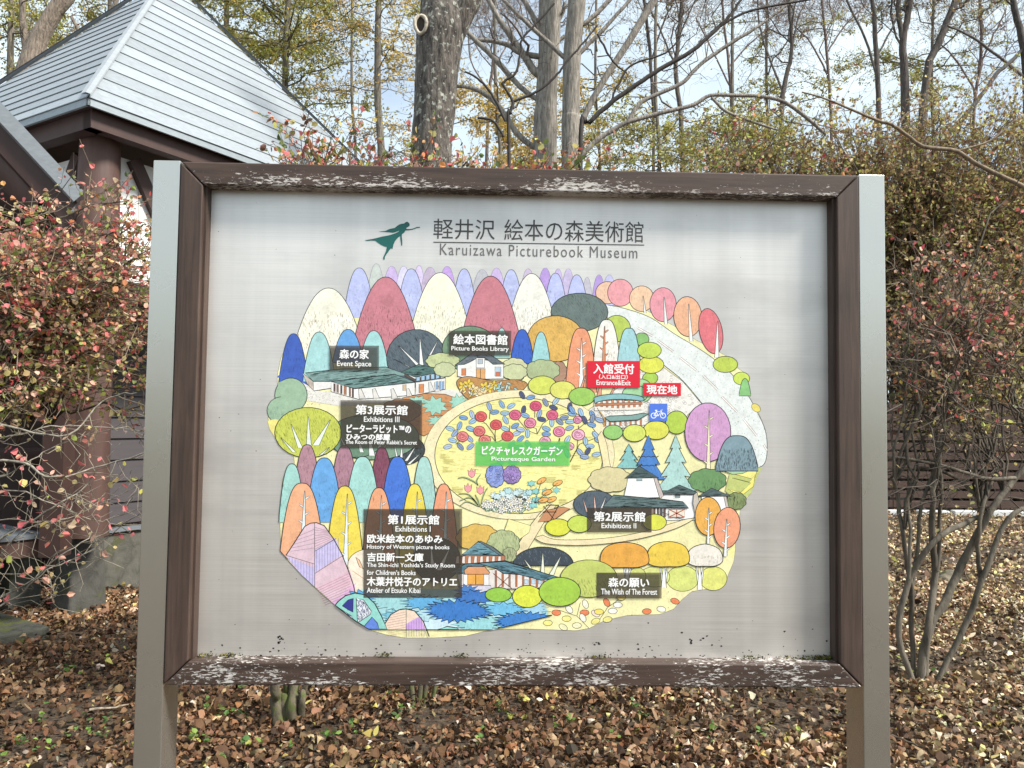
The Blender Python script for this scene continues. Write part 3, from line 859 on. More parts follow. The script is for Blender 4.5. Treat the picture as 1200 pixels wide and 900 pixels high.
# white flower carpet
for cx, cy, rx, ry in ((545, 800, 110, 32), (500, 780, 90, 22)):
    p = gp5(cx, cy); ell(p[0], p[1], rx / 5.45, ry / 5.45, '#3f4a46', line=0, k=18)
for _ in range(60):
    a, q = random.uniform(0, 6.28), math.sqrt(random.random())
    p = gp5(520 + 160 * q * math.cos(a), 835 + 40 * q * math.sin(a)); leafp(p[0], p[1], 3.4, random.uniform(0, 180), random.choice(['#b7cfae', '#a3c09a', '#cfe0d0']), .5)
for _ in range(44):
    a, q = random.uniform(0, 6.28), math.sqrt(random.random())
    p = gp5(520 + 165 * q * math.cos(a), 825 + 42 * q * math.sin(a)); flower(p[0], p[1], 4, '#f6f5ee', 6, '#e8d070')
for _ in range(13):
    p = gp5(random.uniform(420, 660), random.uniform(735, 775)); spikes(p[0], p[1], 4.4, 3.4, random.choice(['#cfe9ec', '#e0f1f2', '#b9dfe4']), 7, .5, line=.45)
# orange buds
for x, y in ((700, 790), (720, 800), (680, 830), (760, 740), (700, 740), (830, 735), (760, 790), (670, 690)):
    p = gp5(x, y); spikes(p[0], p[1], 4.2, 3, '#8fd0cc', 6, .6, line=.4)
for x, y, rt in ((735, 672, -30), (838, 687, -20), (770, 747, -15), (800, 792, -20), (745, 797, -10)):
    p = gp5(x, y); PR.ribbon([gp5(690, 815), p], .5, INK); leafp(p[0], p[1], 6, rt, random.choice(['#f2b45e', '#f0a070', '#f4c860']), .6, .5)
# lawn strokes
for x, y in ((516, 532), (520, 538), (519, 548), (640, 560), (676, 574), (655, 585), (670, 545), (530, 571), (690, 535)):
    for k in range(4): PR.ribbon([(x, y + k * 1.6), (x + random.uniform(5, 13), y + k * 1.6 + random.uniform(-.6, .6))], .45, S('#c4b765', K))
PR.lift()
# --- bushes round the garden and the reception pergola
trunk(686, 440, 679, 462, 4, '#e6a888'); trunk(706, 440, 701, 470, 6, '#e0a084'); trunk(724, 446, 712, 470, 4, '#e0a084')
ell(744, 462, 15, 10.5, '#a5d6a0', line=.8, hc=.85)
for a in ((635.5, 451.5, 16.5, 11, '#d3dc5a'), (659.5, 457, 15, 10.5, '#dfe06a'), (682, 464.5, 15.5, 10.5, '#9ccb58')): ell(*a, line=.8, hc=.82, zone=.4)
shape([(696, 470), (754, 470), (753, 480), (697, 481)], '#f0e8dc', line=0)
for i in range(9): shape([(697.5 + i * 6.4, 468), (699.8 + i * 6.4, 468), (699.8 + i * 6.4, 478.5 - abs(i - 4) * .5), (697.5 + i * 6.4, 478.5 - abs(i - 4) * .5)], '#c98256', line=.5, wash=False)
shape([(697, 473), (753, 471), (753, 474), (697, 476)], '#b97850', line=.4, wash=False)
shape(smooth_open([(696, 466), (706, 463), (725, 461.5), (745, 463), (754, 466), (753, 470), (740, 468.5), (720, 468), (704, 470), (697, 473)], 3), '#86bcc0', line=.9)
for i in range(8): shape([(708 + i * 6, 491), (710 + i * 6, 491), (710 + i * 6, 499), (708 + i * 6, 499)], '#c98256', line=.4, wash=False)
shape([(708, 489), (715, 487.5), (740, 486.5), (754, 484), (760, 485), (748, 492), (715, 494)], '#7ba29c', line=.9, wash=False)
PR.ribbon([(703, 482), (708, 489), (708, 500)], 1.2, S('#c9a060', K))
for a in ((793, 495, 13, 13.5, '#b3cf42'), (769, 504, 15, 11, '#dfdf50'), (743.5, 507.5, 13.5, 10, '#d4df62'), (718.5, 506.5, 11.5, 8.5, '#94c86c')): ell(*a, line=.85, hc=.82, zone=.3)
for a in ((700, 478), (704, 486)): PR.ribbon([a, (a[0] + 5, a[1] + 9)], .5, INK)
# path from the gate
shape(smooth_open([(705, 505), (711, 520), (714, 540), (716, 552), (708, 556), (706, 540), (703, 525), (700, 512)], 3), '#f3e4b2', line=.5)
# --- pines and trees by the second exhibition hall
def pine(cx, top, base, hw, h, tiers=3, **kw):
    L_, R_ = [(cx, top)], [(cx, top)]
    for i in range(tiers):
        y = top + (base - top) * (i + 1) / tiers; w = hw * (i + 1.1) / (tiers + .1)
        L_ += [(cx - w, y)]; R_ += [(cx + w, y)]
        if i < tiers - 1:
            L_ += [(cx - w * .55, y - 1)]; R_ += [(cx + w * .55, y - 1)]
    shape(L_ + R_[:0:-1], h, line=.8, **kw)
pine(737, 520, 549, 16, '#86c3c2', hc=.8); pine(760, 510, 562, 20, '#3d7ecb', hc=.7)
for y in (534.5, 545):
    PR.ribbon([(748 + i * 3 - (y - 534) * .2, y + (i % 2) * 1.2) for i in range(9)], .9, INK)
PR.lift()
ell(829.5, 506.5, 27, 34.5, '#d19dcb', line=.9, hc=.75, dens=.07); trunk(831, 481, 830, 553, 5, '#f5ecc8', 6)
pine(792, 509.5, 575, 24, '#b0d8d2', 4, hc=.82, dens=.1)
cloud(829, 563, 21, 13, '#66945a', line=.8, hc=.6, dens=.12, zone=.4)
shape([(855, 556), (875, 548), (893, 548), (887, 560), (880, 578), (866, 590), (850, 575)], '#c2cb74', line=0)
shape([(850, 553), (870, 549), (885, 552), (888, 549), (884, 562), (862, 556)], '#f4ea8a', line=.5); shape([(848, 551), (868, 546), (884, 549), (870, 555), (858, 556)], '#a8cba0', line=.6)
shape([(858, 560), (878, 565), (885, 556), (883, 570), (868, 582), (853, 573), (868, 577), (880, 566)], '#f2e676', line=.5)
dome(863.5, 510.5, 25, 552, '#7e9aa6', pw=4, line=1.0, hc=.45, dens=.28, zone=.35)
cloud(863, 587, 11, 9.5, '#7f9058', line=.7, hc=.5, dens=.2)
cloud(715, 562, 24, 14, '#dacf9c', line=.7, hc=.85, zone=.4)
ell(697, 591, 25, 16, '#4b5b68', line=.9, hc=.6, dens=.1); trunk(683, 584, 688, 600, 2.4, '#f0c4b4'); trunk(696, 580, 698, 600, 3, '#f0c4b4'); trunk(710, 582, 704, 598, 3, '#e8e4e0')
# hall: white walls and slate roofs
shape([(765, 592), (816, 588), (817, 610), (765, 610)], '#f6f5f2', line=.8, wash=False)
shape([(775, 578), (813, 578), (818, 606), (800, 609), (775, 600)], '#f8f8f6', line=.8, wash=False)
shape([(822, 581), (851, 581), (855, 602), (824, 600)], '#f6f6f4', line=.8, wash=False); shape([(848, 581), (851, 581), (856, 602), (852, 600)], '#c8beb4', line=.6, wash=False)
shape([(773, 579), (796, 568.3), (817, 577), (813, 579.5)], '#4c6264', line=.9, hc=.6, dens=.2, ang=178, ln=7); shape([(791, 580), (797, 580), (797, 583), (791, 583)], '#8fa0a0', line=.6, wash=False)
shape([(817, 582), (834, 572), (857, 581.5)], '#4c6264', line=.9, hc=.6, dens=.2, ang=178, ln=7)
shape([(813, 580), (817, 577), (820, 590), (815, 604), (812, 590)], '#cabfb2', line=.6, wash=False)
shape([(736, 560), (766, 560), (773, 583), (731, 584)], '#fafaf8', line=.9, wash=False); shape([(766, 560), (770, 560), (778, 581), (773, 584)], '#c6b9b4', line=.7, wash=False)
shape([(749, 546), (772, 560), (732, 560.5)], '#3f585a', line=1, hc=.5, dens=.2, ang=178, ln=6); shape([(746, 560), (752.5, 560), (752.5, 563.5), (746, 563.5)], '#9ab0b4', line=.6, wash=False)
for i in range(4): shape([(766 + i * 4, 595), (768 + i * 4, 595), (768 + i * 4, 606), (766 + i * 4, 606)], '#5a4038', line=.4, wash=False)
shape([(784, 597), (802.5, 597), (802.5, 606), (784, 606)], '#e9dfd0', line=.7, ink=S('#a05030', .8), wash=False)
PR.ribbon([(784, 597), (802, 606)], 1.1, S('#b0562e', .8)); PR.ribbon([(802, 597), (784, 606)], 1.1, S('#b0562e', .8)); PR.ribbon([(793, 597), (793, 606)], 1, S('#b0562e', .8)); PR.lift()
shape([(706, 594), (719, 580), (776, 585), (800, 588), (807, 595.5)], '#5b7476', line=1, hc=.65, dens=.18, ang=178, ln=9)
shape([(712, 596), (766, 596), (766, 604), (712, 604)], '#8d7a6c', line=.5, wash=False)
# path and bushes
shape(smooth_open([(626, 630), (640, 637), (680, 639), (720, 636), (755, 630), (790, 620), (812, 609), (806, 608), (785, 614), (750, 624), (715, 630), (680, 632.5), (650, 632), (636, 627)], 4), '#f3e2b4', line=.6)
shape([(600, 655), (606, 640), (618, 620), (632, 602), (644, 590), (652, 592), (640, 608), (630, 625), (618, 645), (608, 655)], '#f3e2b4', line=.6)
shape([(596, 608), (622, 616), (620, 624), (606, 634), (590, 625)], '#f4eea6', line=.5)
shape([(640, 598), (660, 594), (668, 596), (648, 610), (630, 612)], '#c6895c', line=.7, wash=False)
for q in (((632, 606), (646, 591)), ((637, 593), (650, 610)), ((640, 592), (655, 592)), ((655, 592), (644, 612)), ((636, 600), (652, 600))): PR.ribbon(list(q), 1.0, S('#4a3428', .8))
PR.lift()
for a in ((654, 618, 15, 10, '#dfe23e'), (679, 614, 14, 10, '#c7da52'), (767, 612, 14, 9.5, '#dde048')): ell(*a, line=.85, hc=.8, zone=.5)
ell(830, 605, 15.5, 22.5, '#ecae48', line=.9, hc=.82); trunk(830.5, 595, 830, 637, 3.4, thorns=5)
ell(852, 618.5, 15.5, 24, '#ef9f78', line=.9, hc=.82, rot=6); trunk(851.5, 608, 850, 652, 4, thorns=5)
# lower row
for a in ((800, 678, 19, 15, '#d9e07c'), (767, 676, 18, 12, '#e0e58a'), (836, 678, 16, 14, '#e4e47a')): ell(*a, line=.6, hc=.85, zone=.5)
ell(747, 675, 10, 10, '#d9de7c', line=.6)
def mush(cx, top, hw, bot, h, tx, th, **kw):
    trunk(tx - 5, bot - 2, tx, th, 4); trunk(tx + 5, bot - 2, tx, th, 4); trunk(tx, bot - 4, tx, th, 6)
    shape(smooth_closed([(cx - hw, bot - 6), (cx - hw * .8, top + 6), (cx, top), (cx + hw * .8, top + 6), (cx + hw, bot - 6), (cx + hw * .6, bot), (cx, bot + .5), (cx - hw * .6, bot)], 4), h, line=.9, **kw)
mush(826, 637.5, 21, 663, '#eee8dc', 820, 691, hc='#bdb29a', dens=.08, zone=.5)
mush(783, 634.5, 25, 663.5, '#ecca44', 778, 689, hc=.8, zone=.4)
mush(732, 635.5, 28.5, 664.5, '#e8a73c', 735, 680, hc=.82, zone=.4)
ell(636.5, 662, 35.5, 21, '#2b3947', line=1, hc='#6a7a88', dens=.07, ang=70, a0=178, a1=362); trunk(614, 655, 622, 666, 3, '#eef2da'); trunk(636, 648, 636, 678, 6, '#eef2da'); trunk(657, 652, 646, 674, 6, '#eef2da')
ell(690, 678, 33.5, 22, '#c3ce68', line=.8, hc='#8c944a', dens=.13, ang=75, zone=.5)
# falling-leaf sprig, lower right
for pts in ([(690, 736), (676, 722), (655, 715)], [(700, 730), (712, 712), (726, 702)], [(676, 722), (680, 706)]): PR.ribbon([p for p in pts], .6, INK)
PR.lift()
for x, y, rt, h in ((652, 718, 5, '#ec8450'), (667, 714, 50, '#f3f0e0'), (686, 708, 70, '#f3f0dc'), (685, 718, 0, '#ec8450'), (698, 719, 30, '#f3dcd0'), (683, 724, 60, '#f6f2e4'), (711, 706, 60, '#ec8450'),
                    (724, 709, 0, '#f6f3ea'), (718, 716, 0, '#f6f3ea'), (702, 717, 0, '#f2dd6a'), (664, 725, 0, '#f3e88a'), (698, 728, -20, '#f3e88a'), (676, 733, 0, '#f3efc8'), (660, 735, 30, '#f3eebc'),
                    (758, 716.5, 0, '#ec8450'), (775, 714, 10, '#f3f0e4'), (791, 704.5, 20, '#ec8450'), (728, 700, 0, '#e0c860'), (712, 726, -10, '#f3e88a'), (642, 730, 0, '#f3e88a')):
    leafp(x, y, 5.5, rt, h, .6, .62)
# --- left lower: hill trees
ell(341, 463, 19, 20, '#9cbb9d', line=.8, hc=.72, zone=.4); ell(330, 481, 17, 16, '#9cbb9d', line=.7, hc=.7, dens=.09, zone=.3)
shape([(325, 449), (336, 444), (350, 450), (350, 478), (336, 488), (330, 470)], '#9cbb9d', line=0, wash=False)
shape([(313.5, 493), (323, 491), (340, 497), (334, 512), (322, 512), (316, 503)], '#f0e482', line=0)
ell(471, 527, 27, 18, '#2b3538', line=1, hc='#6c7c7c', dens=.06)
ell(437, 512, 54, 27, '#7f9f86', line=.9, hc=.65); ell(418, 512, 32, 24, '#6a8f74', line=.8, hc=.6)
for a in ((432, 508, 436, 534, 7), (447, 505, 444, 534, 6), (418, 507, 424, 530, 5), (452, 520, 447, 538, 6), (462, 520, 466, 540, 3), (471, 522, 470, 540, 4), (487, 523, 476, 540, 4), (493, 531, 479, 544, 4), (395, 506, 404, 522, 3)): trunk(*a)
ell(361, 507, 39, 29.5, '#c8d051', line=.9, hc='#9aa03a', dens=.09, ang=75)
for a in ((341, 497, 352, 525, 6), (361, 488, 362, 522, 6), (387, 492, 370, 522, 8), (329, 513, 345, 530, 5), (386, 524, 376, 533, 4)): trunk(*a, h='#eaf3e4')
for cx, top, hw, bot, h, dn in ((360, 521, 14.5, 572, '#b58794', .12), (403.5, 522, 15, 575, '#b07f90', .12), (447.5, 524, 13, 575, '#84405a', .18)):
    dome(cx, top, hw, bot, h, pw=2.6, line=.9, hc=.65, dens=dn, tr=True)
for cx, top, hw, h in ((342, 543.5, 15, '#a6d8cf'), (380, 536.5, 21, '#66a8e4'), (425, 535, 21, '#a9dcd4'), (466, 535, 20, '#3a74d8'), (497, 535, 15.5, '#a9d4cc')):
    dome(cx, top, hw, 612, h, pw=2.6, line=.9, hc=.75, dens=.09, zone=.3, tr=True)
for cx, top, hw, bot, h, tb in ((354, 566, 26, 655, '#f2b186', 640), (404, 569.5, 22, 668, '#efd84e', 662), (444, 571.5, 20, 668, '#efa87c', 655), (486, 567, 19, 668, '#f0da4c', 655), (520, 567, 18, 668, '#ee9f76', 655)):
    dome(cx, top, hw, bot, h, pw=2.8, line=.95, hc=.86, dens=.03, tr=True); trunk(cx + 3, top + 9, cx + 1, tb, 6, '#e9f2f2', 6)
shape(trim(smooth_closed([(409, 672), (408, 658), (416, 648), (432, 643), (450, 646), (450, 700), (420, 700), (412, 685)], 3)), '#f6e9d4', line=.7)
shape([(417, 653), (421, 656), (426, 667), (421, 664)], '#f0c49c', line=.6, wash=False); PR.ribbon([(413, 669), (432, 682), (440, 698)], .6, S('#d39a6c', K)); PR.lift()
# dark shrub and roof behind the first hall plate
ell(512, 656, 28, 26, '#3f4a48', line=.9, hc=.55, dens=.16, ang=30); trunk(505, 640, 507, 665, 5); trunk(527, 642, 515, 668, 6)
cloud(560, 630, 24, 15, '#e0b856', line=.8, hc=.85); cloud(590, 637, 18, 15, '#b4c08c', line=.7, hc=.6, dens=.14)
cloud(597, 650, 8, 8, '#a9b184', line=.5, hc=.5, dens=.2)
# leaf-shaped hill, lower left
leafp_ = trim([(335, 651), (345, 636), (357, 617), (364, 613), (371, 612.5), (380, 616), (390, 630), (400, 648), (408, 668), (414, 685), (416, 694), (414, 700), (400, 720), (380, 705), (350, 675)])
shape(leafp_, '#e0c2cf', line=0, wash=True)
for q, h in (([(335, 651), (368.5, 666), (368.5, 690), (354, 674)], '#c9bfe8'), ([(368.5, 645), (393, 630), (401, 650), (369, 671)], '#cdc3ea'), ([(369, 690), (410, 668), (416, 690), (369, 692)], '#e2bccb'), ([(388, 706), (416, 684), (416, 700), (405, 720)], '#e3b4dc')):
    shape(trim(q), h, line=0, wash=False)
for i in range(9):
    a, b = (369, 620 + i * 5.5), (350 - i * 1.2, 630 + i * 4)
    if i < 5: PR.ribbon([a, (max(338, b[0] - 4), b[1])], .45, S('#a08090', K))
    PR.ribbon([(369, 618 + i * 3.2), (383 + i * 1.2, 622 + i * 1.2)], .45, S('#a08090', K))
for i in range(9):
    x = 339 + i * 3.4; y1 = 655 + i * 3.0
    if x < 367: PR.ribbon([(x, 654 + i * .8), (x, min(688, 654 + (x - 336) * 1.05))], .45, S('#8a80b8', K))
    x2 = 371 + i * 3.2
    if x2 < 398: PR.ribbon([(x2, 645 - i * 1.8), (x2, 671 - i * 2.1)], .45, S('#8a80b8', K))
    PR.ribbon([(371 + i * 1.2, 690 + i * 2.4), (409 + i * .4, 672 + i * 3)], .45, S('#a98090', K))
PR.ribbon([(368.6, 613), (368.8, 688)], .6, INK); PR.ribbon([(369, 646), (394, 631)], .6, INK); PR.ribbon([(336, 651), (368.5, 661)], .5, INK); PR.ribbon([(369, 672), (402, 651)], .5, INK)
PR.ribbon([(335, 651), (345, 636), (357, 617), (364, 613), (371, 612.5), (380, 616), (390, 630), (400, 648), (408, 668), (414, 685), (416, 694)], 1.1, INK); PR.lift()
# first hall
shape([(541, 652), (578, 641), (592, 652), (591, 661), (532, 661)], '#b4714e', line=.8, wash=False)
for i in range(8): shape([(535 + i * 7, 652), (538 + i * 7, 652), (538 + i * 7, 660), (534 + i * 7, 660)], '#f1e4da', line=.5, ink=S('#6a3020', .8), wash=False)
shape([(541, 650), (560, 635), (576, 640), (588, 651)], '#6f9fae', line=1, hc=.6, dens=.2, ang=178, ln=8)
shape([(560, 634), (563, 634), (576, 640), (590, 651), (586, 651)], '#5a6a70', line=.6, wash=False)
shape([(536, 673), (600, 664), (655, 678), (650, 688), (604, 690), (576, 690), (540, 690)], '#e9e2dc', line=.7, wash=False)
for i in range(9):
    x = 580 + i * 8; shape([(x, 668 + i * 1.3), (x + 2.2, 668.5 + i * 1.3), (x + 2.2, 688), (x, 688)], '#b06a40', line=.4, wash=False)
    if i > 3: shape([(x + 3, 679), (x + 7, 679.5), (x + 7, 684.5), (x + 3, 684)], '#bcd6ea', line=.4, wash=False)
PR.ribbon([(578, 672), (600, 690)], .9, S('#8a4a2c', .8)); PR.ribbon([(598, 674), (582, 690)], .9, S('#8a4a2c', .8)); PR.lift()
shape([(528, 671), (545, 661), (592, 657), (656, 677), (590, 672), (572, 661), (545, 672)], '#4f7f90', line=1, hc=.6, dens=.16, ang=178, ln=9)
shape([(592, 658), (656, 677), (634, 680), (574, 664), (560, 660)], '#5d8c9c', line=.9, hc=.6, dens=.18, ang=14, ln=10)
shape([(544, 668), (549, 664), (568, 664), (574, 671), (572, 674), (545, 674)], '#dd9a66', line=.8, wash=False)
shape([(543, 673), (573, 673), (573, 687), (543, 687)], '#f4f0ee', line=.8, wash=False)
shape([(548, 673), (567, 673), (567, 685), (548, 685)], '#eaaa44', line=.9, ink=S('#7a3a20', .8), wash=False); PR.ribbon([(557.5, 673), (557.5, 685)], .9, S('#7a3a20', .8))
shape([(541, 686), (575, 686), (577, 695), (543, 695)], '#d9d4e4', line=.7, wash=False)
# spiky blue bushes along the foot
foot = trim([(417, 700), (425, 690), (470, 690), (541, 690), (577, 697), (600, 697), (630, 702), (640, 712), (648, 738), (600, 738), (560, 742), (500, 760), (440, 750)])
shape(foot, '#a9dce2', line=0)
def spikes_t(*a, **k):
    k['tr'] = True; spikes(*a, **k)
spikes_t(425, 700, 16, 8, '#5aa6e0', 12, .4, line=.7); spikes_t(470, 705, 34, 10, '#a4dade', 20, .35, line=.6, hc=.8); spikes_t(500, 722, 26, 12, '#b9e2ea', 16, .35, line=.6, hc=.8)
spikes_t(515, 735, 24, 10, '#cfe9f4', 14, .3, line=.6); spikes_t(580, 708, 30, 9, '#9fdbe4', 20, .35, line=.7, hc=.8); spikes_t(592, 722, 30, 11, '#bfe2f2', 18, .35, line=.7, hc=.8)
spikes_t(620, 714, 20, 9, '#a9d8ec', 14, .35, line=.7, hc=.8); spikes_t(560, 730, 26, 9, '#9ad6dc', 16, .3, line=.7, hc=.8); spikes_t(548, 694, 12, 7, '#3f7cc4', 12, .5, line=.7)
spikes_t(556, 700, 20, 7, '#2f74c4', 16, .45, line=.9, hc=.7); spikes_t(498, 706, 22, 7, '#5fb0e0', 16, .4, line=.8, hc=.7); spikes_t(470, 722, 20, 7, '#78c4dc', 14, .4, line=.8, hc=.7); spikes_t(590, 714, 22, 7, '#6fbfe6', 14, .4, line=.8, hc=.7)
spikes_t(536, 716, 34, 11.5, '#2a7acb', 26, .32, line=1.0, hc=.7, dens=.06); spikes_t(617, 728, 33, 10, '#2f80d0', 24, .3, line=1.0, hc=.7, dens=.06)
for a in ((584, 697, 15.5, 8.5, '#93c83e'), (618, 699, 17.5, 13, '#dce43e'), (656, 693.5, 24.5, 17, '#a4cd3e')): ell(*a, line=.95, hc=.8, dens=.07, zone=.4)
# small leaf hill and the two round-topped windows
lf = trim([(451, 731), (458, 720), (468, 714.5), (476, 713.5), (486, 716), (496, 728), (503, 748), (503, 756), (455, 756)])
shape(lf, '#f3d9c4', line=0)
shape(trim([(476, 731), (492, 722), (503, 748), (503, 756), (476, 756)]), '#cda4e0', line=0, wash=False); shape(trim([(455, 740), (476, 747), (476, 756), (455, 756)]), '#cda4e0', line=0, wash=False)
for i in range(9): PR.ribbon([(475.5, 717 + i * 3), (458 - min(i, 3) * 1.5 + (1 if i > 4 else 0), 721 + i * 3)], .4, S('#b08a80', K))
for i in range(7): PR.ribbon([(479 + i * 3, 730 - i * 1.3), (479 + i * 3, 746)], .4, S('#8a66a8', K))
PR.ribbon([(451, 731), (458, 720), (468, 714.5), (476, 713.5), (486, 716), (496, 728), (503, 746)], 1.2, INK); PR.ribbon([(476, 714), (476, 747)], .6, INK); PR.lift()
shape(trim([(391, 712), (396, 705), (405, 698), (416, 695), (428, 697), (439, 707), (447, 722), (454, 738), (457, 750), (440, 760), (400, 740)]), '#93d6cc', line=1.2)
shape([(401, 710), (408, 703), (414, 701), (413.5, 717.5), (409, 715)], '#141f8e', line=.8, wash=False)
shape(trim([(417.5, 701), (426, 703), (435, 716), (434, 720), (419, 730)]), '#e8ecf4', line=.8, wash=False, hc='#3a4a78', dens=.45, ang=60, ln=2.6)
shape(trim([(398, 713), (412, 722), (414, 727), (405, 730), (392, 712)]), '#dfe6f4', line=.7, wash=False, hc='#2c3f8e', dens=.4, ang=40, ln=3)
shape(trim([(425, 736), (436, 723), (442, 730), (447, 744), (430, 745)]), '#5d86de', line=.9)
shape(trim([(504, 748), (512, 738), (524, 734), (536, 736), (545, 746), (545, 752), (504, 756)]), '#93d6cc', line=1.1)
shape(trim([(508, 747), (515, 741), (521, 739), (521, 748), (508, 750)]), '#3c62c8', line=.7, wash=False); shape(trim([(526, 738), (534, 740), (540, 746), (538, 750), (526, 750)]), '#3c62c8', line=.7, wash=False)

mp_o, _t = PR.finish('printed_map', YP - .0003, .000005, M['print'], sign)
mp_o['label'] = 'colourful hand-drawn picture map of a forest garden'
MAPTOP = _t + .0004
print('print thickness mm', MAPTOP * 1000)

# ---- label plates and lettering
def m_flat(name, c, rough=.4, alpha=1.0):
    m, n, l, P = mat(name)
    P.inputs['Base Color'].default_value = (*c, 1); P.inputs['Roughness'].default_value = rough; P.inputs['Alpha'].default_value = alpha
    return m
M['plate_grey'] = m_flat('plate_grey', S('#4c453d', .85), .4, .70)
M['plate_red'] = m_flat('plate_red', (.66, .012, .035))
M['plate_green'] = m_flat('plate_green', S('#5fd468', .9), .4, .68)
M['plate_blue'] = m_flat('plate_blue', S('#5680e8', .85))
M['white_ink'] = m_flat('white_ink', (.88, .88, .87))
M['dark_ink'] = m_flat('dark_ink', (.060, .056, .054), .5)
M['grey_ink'] = m_flat('grey_ink', (.13, .125, .12), .5)
M['green_ink'] = m_flat('green_ink', (.008, .12, .105), .45)

def plate(x0, y0, x1, y1, mt, label):
    B = Poly()
    yp = YP - MAPTOP - .0002
    B.face(at_many([(x0, y0), (x0, y1), (x1, y1), (x1, y0)], yp))
    o = B.build('label_plate', mt, sign); o['label'] = label
    return o

def text(body, x0, y0, x1, y1, mt, parent, off=0.0, space=1.0, dy=-.0004, bold=0.0):
    """one line of lettering filling the box x0..x1, y0..y1 (its ink), on the panel"""
    c = bpy.data.curves.new('lettering', 'FONT'); c.body = body; c.size = 1; c.offset = off; c.space_character = space; c.resolution_u = 3
    t = bpy.data.objects.new('lettering', c); col.objects.link(t)
    bpy.context.view_layer.update()
    me = bpy.data.meshes.new_from_object(t.evaluated_get(bpy.context.evaluated_depsgraph_get()))
    bpy.data.objects.remove(t); bpy.data.curves.remove(c)
    n = len(me.vertices); V = np.empty(n * 3, dtype=np.float32); me.vertices.foreach_get('co', V); V = V.reshape(-1, 3)
    lo, hi = V.min(0), V.max(0)
    yp = YP - MAPTOP + dy
    a, b = at((x0 + x1) / 2, y0, yp), at((x0 + x1) / 2, y1, yp)
    l_, r_ = at(x0, (y0 + y1) / 2, yp), at(x1, (y0 + y1) / 2, yp)
    W = np.empty_like(V)
    W[:, 0] = l_[0] + (V[:, 0] - lo[0]) / (hi[0] - lo[0]) * (r_[0] - l_[0])
    W[:, 2] = b[2] + (V[:, 1] - lo[1]) / (hi[1] - lo[1]) * (a[2] - b[2])
    W[:, 1] = yp
    me.vertices.foreach_set('co', W.ravel()); me.update()
    me.materials.clear()
    if bold:
        # heavier strokes: the same outlines again a third of a pixel aside
        px_ = (r_[0] - l_[0]) / (x1 - x0) * bold
        k = len(me.loops); lv = np.empty(k, dtype=np.int32); me.loops.foreach_get('vertex_index', lv)
        stt = np.empty(len(me.polygons), dtype=np.int32); me.polygons.foreach_get('loop_start', stt)
        Vs, Ls, Ss = [], [], []
        for j, (ax, az_) in enumerate(((-1, 0), (1, 0), (0, -.8), (0, .8))):
            Vs.append(W + np.array([ax * px_, -j * .00001, az_ * px_], dtype=np.float32)); Ls.append(lv + j * n); Ss.append(stt + j * k)
        me = mesh_np('lettering', np.concatenate(Vs), np.concatenate(Ls), np.concatenate(Ss))
    return link('lettering', me, mt, parent)
WH = M['white_ink']
def tx(body, x0, y0, x1, y1, pl, off=.012, space=1.0): return text(body, x0, y0, x1, y1, WH, pl, 0.0, space, bold=(.36 if off > .02 else .12))
B_ = .022
p = plate(386, 405, 444, 434, M['plate_grey'], 'small grey plate above the long flat halls'); tx('森の家', 398, 409.5, 432, 420.5, p, B_); tx('Event Space', 395, 423, 435, 431, p)
p = plate(526, 387.5, 599, 416.5, M['plate_grey'], 'grey plate above the little library house'); tx('絵本図書館', 531.5, 392, 594.5, 403.8, p, B_); tx('Picture Books Library', 529, 406, 596, 412.5, p)
p = plate(688, 423, 750, 454.3, M['plate_red'], 'larger red plate with three lines'); tx('入館受付', 695.5, 426.5, 743, 438, p, B_); tx('（入口&出口）', 702, 439, 735.5, 444.4, p, .012); tx('Entrance&Exit', 699, 445.6, 739, 451.3, p, .014)
p = plate(753.8, 448.7, 798, 464, M['plate_red'], 'small red plate'); tx('現在地', 758, 451.3, 793.5, 461.8, p, .03)
p = plate(399, 469, 494.5, 525, M['plate_grey'], 'grey plate below the long halls'); tx('第3展示館', 417, 474.8, 477.5, 486, p, B_); tx('Exhibitions Ⅲ', 426.5, 488, 468, 494.5, p)
tx('ピーターラビット™の', 406.5, 497.8, 481.5, 507.5, p, B_); tx('ひみつの部屋', 406, 508.5, 457, 515.5, p, B_); tx('The Room of Peter Rabbit’s Secret', 405, 516, 488.5, 520.5, p)
p = plate(426, 596.3, 541.5, 700.5, M['plate_grey'], 'tallest grey plate with nine lines'); tx('第1展示館', 454.5, 603.5, 514.5, 614.5, p, B_); tx('Exhibitions Ⅰ', 463.5, 616.5, 504.5, 623, p)
tx('欧米絵本のあゆみ', 430.5, 626.5, 518.5, 636.5, p, B_); tx('History of Western picture books', 430, 638.5, 526.5, 644.8, p)
tx('吉田新一文庫', 430.5, 648, 496, 658, p, B_); tx('The Shin-ichi Yoshida’s Study Room', 430, 659.8, 533, 666.2, p); tx('for Children’s Books', 430, 668.3, 487, 673.8, p)
tx('木葉井悦子のアトリエ', 430, 676.5, 535.5, 687, p, B_); tx('Atelier of Etsuko Kibai', 430, 688.8, 492.5, 694.8, p)
p = plate(557.5, 517, 668, 545.7, M['plate_green'], 'see-through green plate in the garden'); tx('ピクチャレスクガーデン', 565, 523, 659, 533.5, p, .03); tx('Picturesque Garden', 576, 535.5, 650.5, 541.5, p, .008)
p = plate(688, 595, 763.7, 623.7, M['plate_grey'], 'grey plate under the white tower hall'); tx('第2展示館', 696, 599.8, 756, 611, p, B_); tx('Exhibitions Ⅱ', 705, 613, 745.5, 619, p)
p = plate(699, 671, 775.3, 701.3, M['plate_grey'], 'grey plate below the round yellow trees'); tx('森の願い', 713, 677, 760.5, 688, p, B_); tx('The Wish of The Forest', 704.5, 690, 770, 696.8, p)
